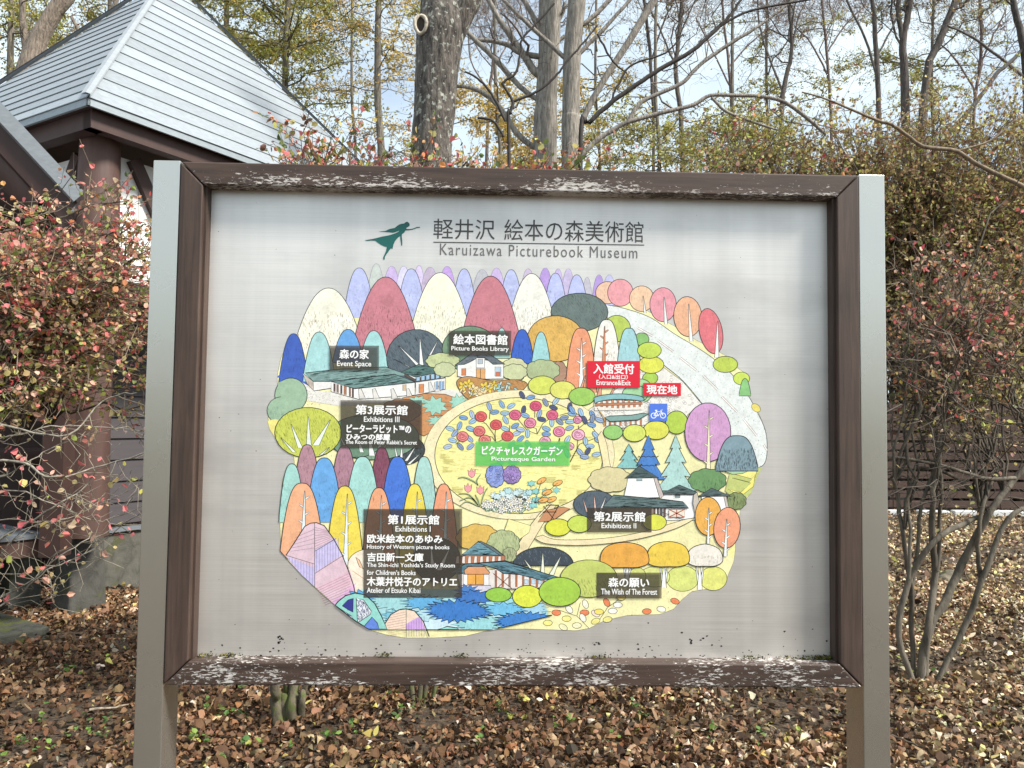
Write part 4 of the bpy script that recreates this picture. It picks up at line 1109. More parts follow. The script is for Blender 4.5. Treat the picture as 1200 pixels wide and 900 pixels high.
# bicycle pictogram
p = plate(761, 473, 782, 493.2, M['plate_blue'], 'blue bicycle parking square')
Bk = Print()
def BR(pts, w, closed=False): Bk.ribbon(pts, w, (1, 1, 1), closed); Bk.lift()
circ = lambda x, y, r_: [(x + r_ * math.cos(a), y + r_ * math.sin(a)) for a in np.arange(12) * math.pi / 6]
BR(circ(766, 487, 3), .9, True); BR(circ(777, 487, 3), .9, True)
BR([(766, 487), (769, 482.4), (775, 482.4), (771.4, 487.2), (766, 487)], .9); BR([(769, 482.4), (771.4, 487.2)], .8); BR([(777, 487), (774.4, 480.6), (776.4, 480.3)], .9); BR([(767.6, 480.8), (770.2, 480.8)], 1.1); BR([(768.4, 480.8), (769.2, 482.6)], .8)
Bk.finish('bicycle_symbol', YP - MAPTOP - .00025, .000004, WH, p)
# title, rule and emblem
def title(body, x0, y0, x1, y1, off, space=1.0, mt=None):
    o = text(body, x0, y0, x1, y1, mt or M['dark_ink'], sign, off, space, MAPTOP - .0007); o.name = 'title_lettering'; return o
title('軽井沢', 508, 256.8, 580, 280.5, 0); title('絵本の森美術館', 591, 258.3, 754, 283, 0); title('Karuizawa Picturebook Museum', 515.5, 287.4, 747, 300.9, 0, 1.18, M['grey_ink'])
rl = Poly(); rl.face(at_many([(508, 283.2), (508, 284.3), (755, 287.7), (755, 286.6)], YP - .0007)); rl.build('title_rule', M['dark_ink'], sign)
em = [(355, 245), (470, 235), (545, 200), (640, 180), (680, 145), (720, 120), (760, 107), (805, 103), (820, 88), (840, 76), (862, 74), (880, 85), (896, 105), (902, 128), (893, 150), (875, 160),
      (855, 172), (840, 185), (850, 200), (900, 200), (940, 196), (985, 182), (1030, 163), (1080, 163), (1082, 178), (1032, 182), (985, 200), (950, 212), (900, 220), (860, 224), (828, 225), (812, 250), (795, 270),
      (765, 290), (762, 330), (770, 400), (772, 455), (768, 492), (752, 492), (750, 450), (738, 390), (733, 325), (700, 345), (665, 385), (640, 420), (615, 475), (600, 550), (570, 540), (545, 570), (515, 615), (490, 650), (465, 692), (462, 738), (436, 738),
      (438, 690), (460, 650), (485, 590), (500, 515), (460, 508), (400, 480), (345, 445), (295, 405), (220, 402), (155, 410), (105, 397), (170, 388), (240, 376), (330, 355), (420, 332), (500, 318), (560, 305), (640, 278), (700, 252), (722, 230), (690, 238), (640, 258), (600, 266), (540, 258), (470, 252), (410, 250)]
e_ = Poly(); e_.face(at_many([(420 + x / 15, 255 + y / 15) for x, y in em], YP - .0008)[::-1]); o = e_.build('emblem', M['green_ink'], sign); o['label'] = 'green silhouette of a flying long-haired figure'
# ================================================================== HALL WITH THE PYRAMID ROOF
M['zinc'] = m_plain('weathered_zinc_boards', (.30, .325, .345), .5, 9, .30, .08, .002, (2, 2, 6), .15, True)
M['dark_wood'] = m_plain('dark_stained_wood', (.050, .024, .019), .6, 14, .35, .3, .004, (1, 1, .3))
M['log'] = m_plain('reddish_stained_log', (.085, .046, .037), .6, 18, .35, .5, .008, (1, 1, .12))
M['plaster'] = m_plain('white_plaster', (.74, .75, .74), .9, 6, .06, .1, .002)
M['siding'] = m_plain('dark_siding', (.060, .052, .056), .6, 12, .3, .3, .004, (.3, .3, 3))
M['concrete'] = m_bark('mossy_concrete', 9, 1, (.07, .075, .035), .8, .012, .55, 1.3, .58)
M['flashing'] = m_plain('grey_flashing', (.16, .18, .20), .5, 10, .15, .05, .002)
hall = empty('pyramid_roofed_hall', (-3.0, 4.2, 0), 'timber hall with a steep pyramid roof of pale grey metal boards', 'building')
az = R(31.9)
dR = np.array([math.sin(az), math.cos(az), 0]); dL = np.array([-math.cos(az), math.sin(az), 0]); dZ = np.array([0, 0, 1.0])
C0 = at(103, 115, 3.285)
# side length and height of the pyramid from where its apex is seen
best = None
for s_ in np.linspace(2, 9, 141):
    for h_ in np.linspace(.6, 6, 109):
        q = project(C0 + (dR + dL) * s_ / 2 + dZ * h_)
        e_ = abs(q[0] - 196.6) + abs(q[1] + 25)
        if best is None or e_ < best[0]: best = (e_, s_, h_)
_, SS, HH = best
AP = C0 + (dR + dL) * SS / 2 + dZ * HH
print('pyramid', best, 'right corner', project(C0 + dR * SS), 'left corner', project(C0 + dL * SS))
NC = 17
def face_boards(A, B, out):
    """courses of lapped boards on the face over eave A-B"""
    for i in range(NC):
        t0, t1 = i / NC, min(1, (i + 1.06) / NC)
        a0, b0 = A + (AP - A) * t0, B + (AP - B) * t0
        a1, b1 = A + (AP - A) * t1, B + (AP - B) * t1
        nrm = np.cross(b0 - a0, a1 - a0); nrm /= np.linalg.norm(nrm)
        if nrm[2] < 0: nrm = -nrm
        lo, th = .013, .006
        P_ = [a0 + nrm * (lo - th), b0 + nrm * (lo - th), b0 + nrm * lo, a0 + nrm * lo, a1 - nrm * (th - .004), b1 - nrm * (th - .004), b1 + nrm * .004, a1 + nrm * .004]
        k = random.uniform(.84, 1.12)
        col_ = (k * .98, k, k * 1.01)
        hexa([P_[0], P_[1], P_[2], P_[3], P_[4], P_[5], P_[6], P_[7]], col_).build('roof_board', M['zinc'], hall)
face_boards(C0, C0 + dR * SS, None)
face_boards(C0 + dL * SS, C0, None)
# the two faces turned away, plain
bk = Poly(); Cb = C0 + (dR + dL) * SS
bk.face([C0 + dR * SS, Cb, AP]); bk.face([Cb, C0 + dL * SS, AP]); bk.build('roof_back', M['zinc'], hall)
sf = Poly(); sf.face([C0 - dZ * .03, C0 + dL * SS - dZ * .03, Cb - dZ * .03, C0 + dR * SS - dZ * .03]); sf.build('soffit', M['dark_wood'], hall)
# hip caps
for q in (C0, C0 + dR * SS, C0 + dL * SS):
    w = .030
    d_ = (AP - q); d_ /= np.linalg.norm(d_)
    sd = np.cross(d_, dZ); sd /= np.linalg.norm(sd); up = np.cross(sd, d_)
    o_ = q - d_ * .03
    B = Poly()
    for s in (-1, 1):
        e1 = sd * s * w - up * w * .30
        B.face([o_ + up * .040, o_ + up * .040 + e1, AP + up * .040 + e1, AP + up * .040]); B.face([o_ + up * .052, o_ + up * .052 + e1, AP + up * .052 + e1, AP + up * .052])
    B.build('hip_cap', M['zinc'], hall)
# thin metal edge and eave beams
for (A_, d_) in ((C0, dR), (C0, dL)):
    o_ = (dL if d_ is dR else dR)
    obox(A_ - dZ * .045 - d_ * .0, d_ * SS, o_ * .02, dZ * .05, (.95, 1, 1.02)).build('eave_flashing', M['zinc'], hall)
    obox(A_ + o_ * .07 + d_ * (.07 if d_ is dR else .085) - dZ * .165, d_ * (SS - .16), o_ * .10, dZ * .13).build('eave_beam', M['dark_wood'], hall)
# corner log
zb0 = .62
pc = at(117, 185, C0[1] + .46); pcx, pcy = pc[0], pc[1]
T_ = Tubes(); zz = np.linspace(zb0, C0[2] - .06, 9)
T_.add([(pcx, pcy, z) for z in zz], .145 + .008 * np.sin(zz * 3), (1, 1, 1), 20)
T_.build('corner_log', M['log'], hall)
PCo = np.array([pcx, pcy, 0])
# white plaster gables with diagonal braces, both sides of the corner
zT = C0[2] - .2
for d_, nrm in ((dR, -dL), (dL, -dR)):
    a = PCo + d_ * .14 - nrm * .02
    o_ = obox(a + dZ * 2.45, d_ * (SS * .62), -nrm * .06, dZ * (zT - 2.45)).build('plaster_panel', M['plaster'], hall)
    for k in range(3):
        x0 = k * 1.25
        for (u0, z0, u1, z1) in ((x0 + .12, zT, x0 + .62, 2.62), (x0 + 1.12, zT, x0 + .62, 2.62)):
            p0 = a + d_ * u0 + dZ * z0 + nrm * .02; p1 = a + d_ * u1 + dZ * z1 + nrm * .02
            dd = (p1 - p0); ln = np.linalg.norm(dd); dd /= ln; sd = np.cross(dd, nrm)
            obox(p0 - sd * .05 - nrm * .015, dd * ln, sd * .1, nrm * .05).build('brace', M['dark_wood'], hall)
    obox(a + nrm * .015 + dZ * 2.36, d_ * (SS * .62), nrm * .03, dZ * .16).build('wall_beam', M['dark_wood'], hall)
# lower wall of horizontal siding, on a flashing and a concrete foot
wA = gnd(98, 700); wA[2] = 0; wA = wA + dL * 0.0
nb = 10
for i in range(nb):
    z0 = .57 + i * .183
    hexa([wA + dZ * z0 - dL * (-.0), wA + dR * 4.2 + dZ * z0, wA + dR * 4.2 + dL * .03 + dZ * z0, wA + dL * .03 + dZ * z0,
          wA + dL * .018 + dZ * (z0 + .180), wA + dR * 4.2 + dL * .018 + dZ * (z0 + .180), wA + dR * 4.2 + dL * .04 + dZ * (z0 + .180), wA + dL * .04 + dZ * (z0 + .180)]).build('siding_board', M['siding'], hall)
obox(wA + dL * .045 + dZ * .55, dR * 4.2, dL * .1, dZ * 1.95).build('inner_wall', M['dark_wood'], hall)
obox(wA - dL * .035 + dZ * .505 - dR * .05, dR * 4.3, dL * .11, dZ * .035).build('flashing', M['flashing'], hall)
for k in range(7):
    w_ = .56
    o = obox(wA + dR * (k * w_ + .004) + dZ * -.1 + dL * (.004 * (k % 3)), dR * (w_ - .010), dL * .14, dZ * .598, (.085, .082, .068)).build('foundation_block', M['concrete'], hall); bevel(o, .006)
# the stub pier under the log, leaning a little forward
pr = gnd(80, 727); pr[2] = -.02
o = hexa([pr, pr + dR * .30, pr + dR * .30 + dL * .26, pr + dL * .26, pr + dR * .02 + dL * .01 + dZ * .63, pr + dR * .26 + dL * .01 + dZ * .63, pr + dR * .26 + dL * .22 + dZ * .63, pr + dR * .02 + dL * .22 + dZ * .63], (.065, .063, .055)).build('concrete_pier', M['concrete'], hall); bevel(o, .02, 3)
# posts of the open porch side
for px_, py_, Y_, r_ in ((62, 560, 4.3, .085), (88, 560, 4.1, .07)):
    q = at(px_, py_, Y_); T_ = Tubes(); T_.add([(q[0], q[1], z) for z in np.linspace(.3, 3.2, 6)], r_, (.8, .8, .8), 14); T_.build('porch_post', M['log'], hall)
for px0, px1, py_, Y_ in ((-60, 64, 538, 4.2), ):
    a, b = at(px0, py_, Y_), at(px1, py_ - 3, Y_ + .3); T_ = Tubes(); T_.add(np.linspace(a, b, 5), .075, (.7, .7, .7), 14); T_.build('porch_rail', M['log'], hall)
a = at(-150, 690, 3.1); b = at(52, 652, 3.9)
dd = (b - a); dd[2] = 0; ln = np.linalg.norm(dd); dd /= ln; sd = np.array([-dd[1], dd[0], 0])
zt_ = .58
obox(np.array([a[0], a[1], zt_ - .13]), dd * ln, sd * .12, dZ * .13).build('deck_beam', M['log'], hall)
obox(np.array([a[0], a[1], zt_ + .002]) - dd * .05 - sd * .02, dd * (ln + .05), sd * 1.8, dZ * .03, (.3, .3, .3)).build('deck_top', M['flashing'], hall)
for k in range(3):
    q = np.array([a[0], a[1], 0]) + dd * (ln * (.25 + k * .3)) + sd * .2
    obox(q, dd * .22, sd * .22, dZ * (zt_ - .131), (.12, .12, .10)).build('deck_footing', M['concrete'], hall)
obox(at(-250, 500, 5.8) * np.array([1, 1, 0]), dR * 3.3, dL * .1, dZ * 3.0).build('rear_wall', M['dark_wood'], hall)
obox(at(-420, 500, 5.0) * np.array([1, 1, 0]), np.array([3.4, .9, 0]), dL * .1, dZ * 2.9).build('rear_wall', M['dark_wood'], hall)

# ---- neighbouring porch roof, lower left
por = empty('porch_roof', (-3.3, 2.2, 0), 'edge of a lower gabled roof with a grey metal verge and a log rafter', 'roof')
def slant(p0, p1, Y, th, depth, name, mt, c=(1, 1, 1), dy=0, ex=-.78):
    a, b = at(*p0, Y), at(*p1, Y)
    d_ = b - a; up = np.cross(d_, np.array([0, 1.0, 0])); up /= -np.linalg.norm(up)
    if up[2] < 0: up = -up
    return obox(a - up * th + np.array([ex * dy, dy, 0]), d_, np.array([ex * depth, depth, 0]), up * th, c).build(name, mt, por)
slant((-120, -10), (99, 225), 2.55, .082, .03, 'verge_board', M['zinc'])
slant((-120, -9), (97, 225), 2.55, .012, 1.1, 'roof_sheet', M['zinc'], dy=.031)
slant((-120, 2), (93, 236), 2.55, .14, 1.0, 'roof_underside', M['dark_wood'], dy=.034)
a, b = at(-110, 75, 2.75), at(62, 243, 2.75)
T_ = Tubes(); T_.add(np.linspace(a, b, 8), .13, (.9, .85, .8), 18); T_.build('log_rafter', M['log'], por)
a = at(-150, 300, 3.3)
obox(np.array([a[0], 3.3, 1.45]), np.array([1.28, .5, 0]), np.array([0, .1, 0]), dZ * 1.55).build('gable_wall', M['dark_wood'], por)
for k in range(2):
    q = at(-40 + 95 * k, 400, 3.25); obox(np.array([q[0], 3.25, .55]), np.array([.14, 0, 0]), np.array([0, .14, 0]), dZ * 2.0).build('post', M['dark_wood'], por)

# ---- mossy stone step
M['moss_stone'] = m_bark('mossy_stone', 11, 1, (.085, .095, .022), .9, .02, .5, 1.3, .50)
st = gnd(-120, 782); st[2] = -.02
stp = obox(st, np.array([.86, 1.0, 0]) * .62, np.array([-.9, .6, 0]), dZ * .10, (.07, .07, .055)).build('stone_step', M['moss_stone']); bevel(stp, .02, 3)
tag(stp, 'flat moss-covered stone step beside the concrete pier at the left edge', 'step')

# ================================================================== FENCE
fen = empty('slatted_fence', (5, 11, 0), 'dark brown fence of horizontal slats across the back of the garden', 'fence')
M['fence'] = m_plain('fence_brown', (.062, .034, .024), .7, 12, .35, .3, .004, (.25, 1, 3))
FX0, FX1, FY, per = 1.2, 12.5, 11.0, 1.85
ns = 11
fb = None
for k in range(int((FX1 - FX0) / per)):
    x0 = FX0 + k * per
    for i in range(ns):
        if fb is None:
            me = obox((0, 0, 0), (per - .012, 0, 0), (0, .022, 0), (0, 0, .118)).mesh('slat'); me.materials.append(M['fence']); fb = me
        o = bpy.data.objects.new('slat', fb); col.objects.link(o); o.parent = fen; o.matrix_parent_inverse = Matrix.Translation(fen.location).inverted()
        o.location = (x0 + .006, FY, .10 + i * .163)
    obox((x0 - .045, FY + .024, 0), (.09, 0, 0), (0, .07, 0), (0, 0, 1.88)).build('post', M['fence'], fen)
M['kerb'] = m_plain('white_kerb', (.62, .63, .62), .8, 12, .15, .2, .004)
kb = bpy.data.objects.new('kerb', None); col.objects.link(kb); tag(kb, kind='structure')
for k in range(14):
    x0 = FX0 + .2 + k * .62 + random.uniform(-.05, .05)
    o = obox((x0, FY - .35 + random.uniform(-.03, .03), 0), (.46 + random.uniform(-.1, .1), 0, 0), (0, .14, 0), (0, 0, .075 + random.uniform(0, .02))).build('kerb_stone', M['kerb'], kb); bevel(o, .015)

# ---- small boulder with moss
def rock(name, c, r3, base, label):
    bpy.ops.mesh.primitive_ico_sphere_add(subdivisions=4, radius=1, location=(0, 0, 0))
    o = bpy.context.object; o.name = name; me = o.data
    for v_ in me.vertices:
        k = 1 + .25 * mnoise.noise(v_.co * 1.3 + Vector(c)) + .08 * mnoise.noise(v_.co * 4)
        v_.co = Vector((v_.co.x * r3[0] * k, v_.co.y * r3[1] * k, max(-.03, v_.co.z * r3[2] * k)))
    a_ = me.color_attributes.new('Col', 'FLOAT_COLOR', 'POINT')
    for d_ in a_.data: d_.color = (*base, 1)
    me.polygons.foreach_set('use_smooth', [True] * len(me.polygons))
    o.location = c; me.materials.append(M['moss_stone']); tag(o, label, 'stone')
    return o
q = gnd(1112, 683); rock('mossy_boulder', (q[0], q[1], 0), (.15, .12, .11), (.20, .17, .12), 'small rounded boulder with a mossy top behind the multi-stemmed shrub')
# ================================================================== PLANTS
def grow_shrub(root, base, vols, n_br, tw_per, leaves_per, leaf, pal, palw=None, stem_c=(.10, .08, .06), r0=.016, twig_len=.35, bases=1, base_r=.15,
               shape_=LEAF_RICH, flat=.0, starts=None, tw_r=1.0, twig_c=None, arch=.25, stem_mat=None, leaf_jit=.5, in_front=None, droop=0.0, leaf_asp=1.0, trans=None):
    """branches from the base out to points of the volumes, twigs along them, leaves along the twigs"""
    stems, twigs = Tubes(), Tubes()
    LP, LD, LC = [], [], []
    wts = np.array([v[2] for v in vols], float); wts /= wts.sum()
    bases_ = [np.array(base, float) + np.array([rng.normal() * base_r, rng.normal() * base_r, 0]) for _ in range(bases)]
    twig_c = twig_c or stem_c
    for _ in range(n_br):
        v = vols[rng.choice(len(vols), p=wts)]
        d = rng.normal(size=3); d /= np.linalg.norm(d); q = rng.random() ** (1 / 2.2)
        e = np.array(v[0]) + d * q * np.array(v[1])
        b = bases_[rng.integers(len(bases_))] if starts is None else np.array(starts[rng.integers(len(starts))], float)
        bow = np.array([-(e - b)[0] * arch, -(e - b)[1] * arch, arch * .8 * np.linalg.norm((e - b)[:2]) + .02])
        P = curve_pts(b, e, 11, 0, .25, bow)
        rad = np.linspace(r0, .0025 * tw_r, 11) * rng.uniform(.6, 1.15)
        stems.add(P, rad, np.array(stem_c) * rng.uniform(.7, 1.35), 6)
        for _t in range(tw_per):
            t = rng.uniform(.42, 1.0); k = min(9, int(t * 10)); p = P[k] + (P[k + 1] - P[k]) * (t * 10 - k)
            dirn = rng.normal(size=3) + (P[k + 1] - P[k]) / np.linalg.norm(P[k + 1] - P[k]) * .6 + np.array([0, 0, .25 - droop])
            dirn /= np.linalg.norm(dirn)
            ln = twig_len * rng.uniform(.4, 1.2)
            Q = curve_pts(p, p + dirn * ln, 5, droop * ln * .3, .3)
            twigs.add(Q, np.linspace(.0026, .0011, 5) * tw_r, np.array(twig_c) * rng.uniform(.6, 1.5), 3)
            nl = rng.poisson(leaves_per)
            if nl:
                tt = rng.uniform(.15, 1.02, nl); kk = np.minimum(3, (tt * 4).astype(int)); fr = (tt * 4 - kk)[:, None]
                pp = Q[kk] * (1 - fr) + Q[kk + 1] * fr
                LP.append(pp + rng.normal(size=(nl, 3)) * .008)
                LD.append(rng.normal(size=(nl, 3)) + dirn * .5 - np.array([0, 0, .25]))
    stems.build('stems', stem_mat or M['bark'], root)
    tag(twigs.build('twigs', M['twig'], root), kind='stuff')
    if LP:
        LP, LD = np.concatenate(LP), np.concatenate(LD)
        n_ = len(LP)
        if callable(pal): cols = pal(LP)
        else: cols = palette(n_, pal, palw)
        sz = leaf * rng.uniform(1 - leaf_jit, 1 + leaf_jit * .6, n_)
        me = leaves_mesh('foliage', LP, sz, cols, shape_, LD, flat, leaf_asp)
        tag(link('foliage', me, M['leaf'], root), kind='stuff')
    return root

PINK, RED, ORG = (.74, .21, .21), (.52, .09, .09), (.68, .30, .14)
SAL, YEL, GRN, DGR, TAN, BRN = (.74, .42, .32), (.62, .52, .22), (.24, .30, .08), (.11, .15, .05), (.58, .44, .28), (.26, .15, .09)
OLV, GLD, LIM = (.36, .32, .12), (.66, .45, .10), (.42, .45, .11)

# ---- left spindle shrub, its branches entering from beyond the left edge
def pal_left(P):
    px = []
    n_ = len(P); z = P[:, 2]
    hi = np.clip((z - 1.3) / 1.0, 0, 1)
    c = palette(n_, [PINK, RED, ORG, SAL, TAN, YEL, GRN, DGR, BRN], [19, 4, 8, 20, 17, 12, 13, 5, 4], .22)
    low = palette(n_, [YEL, LIM, TAN, GRN, SAL, PINK], [24, 12, 14, 12, 10, 6], .2)
    m_ = rng.random(n_) > hi * 1.2
    c[m_] = low[m_]
    return c
s1 = empty('spindle_shrub', (-2.6, 1.9, 0), 'big spindle shrub with pink and red autumn leaves left of the sign', 'shrub', 'shrubs around the sign')
V_ = [(at(30, 300, 1.9), (.62, .55, .40), 5), (at(120, 350, 1.9), (.42, .5, .46), 4), (at(40, 440, 1.8), (.60, .5, .30), 3.5), (at(145, 285, 2.0), (.24, .35, .30), 2.4), (at(165, 390, 2.1), (.26, .4, .5), 2.6), (at(205, 170, 2.2), (.10, .1, .12), .12)]
grow_shrub(s1, gnd(-40, 830), V_, 112, 17, 7.4, .027, pal_left, r0=.009, starts=[at(-90, y, Y) for y in (380, 460, 520, 560) for Y in (1.6, 1.9, 2.3)] + [at(20, 520, 2.3), at(60, 500, 2.4)], twig_len=.27, twig_c=(.16, .13, .09), leaf_asp=1.1)
# long bare lower boughs of the same shrub, drooping to the left
T_ = Tubes(); tw = Tubes(); LPn, = [[]]
boughs = [([(-60, 470), (10, 500), (80, 510), (120, 470), (160, 460)], 3.2), ([(-60, 545), (20, 540), (60, 560), (110, 548), (175, 530)], 3.4), ([(-50, 660), (20, 620), (70, 590), (100, 570), (112, 552)], 3.0),
          ([(-40, 730), (20, 700), (55, 668), (100, 650), (150, 612)], 2.6), ([(-40, 716), (30, 685), (80, 645), (120, 625), (170, 600)], 2.0), ([(-60, 600), (10, 575), (60, 590), (120, 610), (175, 590)], 2.2),
          ([(-50, 640), (0, 610), (50, 612), (100, 600), (170, 565)], 1.8), ([(55, 668), (62, 690), (66, 700)], 1.4), ([(-30, 690), (10, 640), (30, 620), (70, 610)], 1.4), ([(83, 597), (88, 580), (105, 600)], 1.4),
          ([(-40, 575), (0, 560), (30, 545), (70, 520), (140, 500)], 2.0), ([(-60, 520), (0, 515), (60, 500), (110, 500), (172, 505)], 2.4)]
for pts, w in boughs:
    Y_ = 1.35 + rng.uniform(-.2, .35)
    sm = smooth_open(pts, 5); P_ = np.array([at(x + rng.normal() * .8, y + rng.normal() * .8, Y_ + .05 * math.sin(i * .5)) for i, (x, y) in enumerate(sm)])
    T_.add(P_, np.linspace(w, w * .35, len(P_)) * .5 * 3.4 / 900, (.26, .235, .19), 6)
    for _ in range(int(len(P_) * .9)):
        k = rng.integers(2, len(P_)); d_ = np.array([rng.normal() * .8 + .5, rng.normal() * .5, rng.normal() * .8]); d_ /= np.linalg.norm(d_)
        Q = curve_pts(P_[k], P_[k] + d_ * rng.uniform(.06, .26), 5, 0, .4); tw.add(Q, np.linspace(.0020, .0010, 5), (.24, .21, .16), 3)
        for _j in range(rng.poisson(1.1)): LPn.append(Q[rng.integers(1, 5)])
T_.build('bough', M['twig'], s1); tag(tw.build('bare_twigs', M['twig'], s1), kind='stuff')
LPn = np.array(LPn)
tag(link('sparse_leaves', leaves_mesh('sparse_leaves', LPn, rng.uniform(.02, .042, len(LPn)), palette(len(LPn), [PINK, SAL, YEL, TAN, LIM], [4, 3, 3, 2, 1]), LEAF_RICH), M['leaf'], s1), kind='stuff')

# ---- shrubs whose mossy stems stand under the board and whose tops show over it
def hedge_pal(w):
    return lambda P: palette(len(P), [RED, PINK, ORG, SAL, GRN, LIM, YEL, BRN, DGR], w, .22)
def stems_px(root, paths, Y, c=(.10, .085, .055), mat_=None, name='stem'):
    for pts in paths:
        T = Tubes(); P_ = [at(x, y, Y + rng.uniform(-.05, .05)) for x, y, _ in pts]
        if pts[0][1] > 790: P_[0][2] = -.03
        P_ = np.array(smooth_open(P_, 4)); rr = np.interp(np.linspace(0, 1, len(P_)), np.linspace(0, 1, len(pts)), [w for *_, w in pts]) * .5 * (Y + 1.965) / 900
        T.add(P_ + rng.normal(size=P_.shape) * .003, rr, c, 10); T.build(name, mat_ or M['bark_moss'], root)
M['bark_moss'] = m_bark('mossy_bark', 26, .5, (.085, .10, .03), .8, .008, .5, 1.5, .50)
sA = empty('euonymus_shrub', gnd(338, 852), 'shrub standing on a thick mossy clump of stems seen under the sign, left', 'shrub', 'shrubs around the sign')
yA = gnd(338, 852)[1]
stems_px(sA, [[(328, 850, 16), (324, 820, 13), (320, 790, 10), (300, 600, 8), (330, 300, 5)], [(343, 854, 18), (343, 825, 14), (348, 790, 11), (370, 600, 8), (400, 320, 5)], [(335, 852, 16), (334, 815, 12), (336, 790, 9), (340, 560, 7), (360, 300, 4)], [(350, 848, 9), (356, 815, 7), (362, 790, 6), (430, 560, 5), (450, 320, 3)]], yA)
grow_shrub(sA, gnd(338, 852), [(at(385, 192, yA), (.26, .3, .17), 2.6), (at(345, 215, yA), (.3, .3, .2), .8), (at(450, 205, yA), (.32, .3, .20), 1.6)], 44, 12, 8, .032, hedge_pal([6, 5, 7, 8, 9, 5, 7, 11, 5]), starts=[at(x, y, yA) for x, y in ((300, 600), (370, 600), (340, 560), (430, 560), (360, 330), (398, 330))], r0=.012, twig_len=.26)
sB = empty('euonymus_shrub', gnd(492, 828), 'shrub on thin mossy stems seen under the middle of the sign, red-leaved top above it', 'shrub', 'shrubs around the sign')
yB = gnd(492, 828)[1]
stems_px(sB, [[(484, 826, 7), (482, 790, 6), (470, 500, 5), (500, 300, 4)], [(492, 830, 7), (494, 790, 6), (520, 500, 5), (540, 300, 4)], [(500, 828, 9), (499, 800, 7), (520, 600, 5), (590, 320, 4)], [(512, 826, 5), (515, 790, 5), (600, 560, 4), (660, 330, 3)]], yB)
grow_shrub(sB, gnd(492, 828), [(at(500, 212, yB), (.36, .3, .17), 1.6), (at(620, 212, yB), (.5, .3, .17), 2.2)], 46, 12, 8, .032, hedge_pal([8, 6, 7, 7, 8, 5, 6, 12, 5]), starts=[at(x, y, yB) for x, y in ((470, 500), (520, 500), (520, 600), (600, 560), (590, 330), (655, 340), (500, 310))], r0=.012, twig_len=.26)
sC = empty('low_green_shrub', gnd(760, 760), 'loose yellow-green shrub rising behind the right half of the board', 'shrub', 'shrubs around the sign')
yC = gnd(760, 760)[1]
grow_shrub(sC, gnd(760, 760), [(at(720, 208, yC), (.5, .4, .20), 1.6), (at(850, 195, yC), (.5, .4, .30), 1.8), (at(930, 200, yC), (.45, .4, .28), 1.4)], 52, 14, 9, .028, hedge_pal([3, 2, 5, 7, 10, 10, 12, 12, 5]), bases=4, base_r=.1, r0=.012, twig_len=.32)

# ---- right: multi-stemmed shrub traced stem by stem, red-leaved crown
sR = empty('multi_stemmed_shrub', gnd(1078, 802), 'multi-stemmed shrub fanning out of the leaf litter right of the sign', 'shrub', 'shrubs around the sign')
yR = gnd(1078, 802)[1]
stems_px(sR, [[(1074, 802, 7), (1053, 745, 7), (1066, 678, 7), (1100, 630, 6.5), (1150, 605, 6)],
              [(1078, 806, 10), (1086, 745, 10), (1110, 700, 9.5), (1133, 650, 9), (1160, 600, 8), (1190, 560, 7), (1230, 520, 6)],
              [(1092, 800, 6), (1130, 735, 7), (1150, 680, 6.5), (1180, 610, 6), (1210, 590, 5)],
              [(1150, 680, 6), (1146, 650, 5), (1150, 600, 4.5), (1165, 560, 4)],
              [(1072, 800, 6), (1068, 740, 6), (1068, 690, 6), (1060, 640, 5.5), (1053, 590, 5), (1046, 560, 4)],
              [(1082, 800, 8), (1088, 730, 8), (1096, 670, 8), (1092, 610, 7), (1096, 560, 5.5), (1110, 480, 4), (1120, 400, 3)],
              [(1068, 690, 5), (1076, 630, 4.5), (1080, 590, 4), (1110, 520, 3.5)], [(1098, 668, 5), (1101, 610, 4.5), (1102, 560, 4), (1090, 500, 3.5), (1050, 440, 3)],
              [(1066, 678, 4), (1066, 620, 4), (1064, 570, 3)],
              [(1160, 600, 5), (1120, 560, 4), (1080, 548, 4), (1030, 553, 3.5)], [(1190, 560, 5), (1150, 560, 4.5), (1100, 545, 4), (1040, 535, 3)]], yR, (.13, .112, .085), M['bark'])
def pal_right(P):
    z = P[:, 2]; n_ = len(P)
    a = palette(n_, [RED, PINK, ORG, SAL, BRN, OLV, DGR, TAN], [8, 15, 9, 16, 12, 13, 8, 14], .24)
    b = palette(n_, [YEL, LIM, TAN, BRN, OLV, GLD, DGR], [22, 8, 14, 10, 12, 6, 6], .2)
    m_ = rng.random(n_) > np.clip((z - 1.35) / .55, 0, 1)
    a[m_] = b[m_]; return a
grow_shrub(sR, gnd(1080, 800), [(at(1110, 330, yR), (.38, .5, .42), 2.4), (at(1190, 300, yR), (.5, .5, .5), 2.2), (at(1070, 420, yR), (.3, .5, .4), 1.6), (at(1190, 460, yR), (.5, .5, .3), .5)],
           52, 13, 4.2, .029, pal_right, starts=[at(1150, 603, yR), at(1175, 575, yR), at(1096, 590, yR), at(1060, 620, yR), at(1048, 565, yR), at(1110, 500, yR), at(1215, 530, yR)], r0=.008, twig_len=.38, stem_c=(.09, .075, .055), twig_c=(.15, .12, .09))

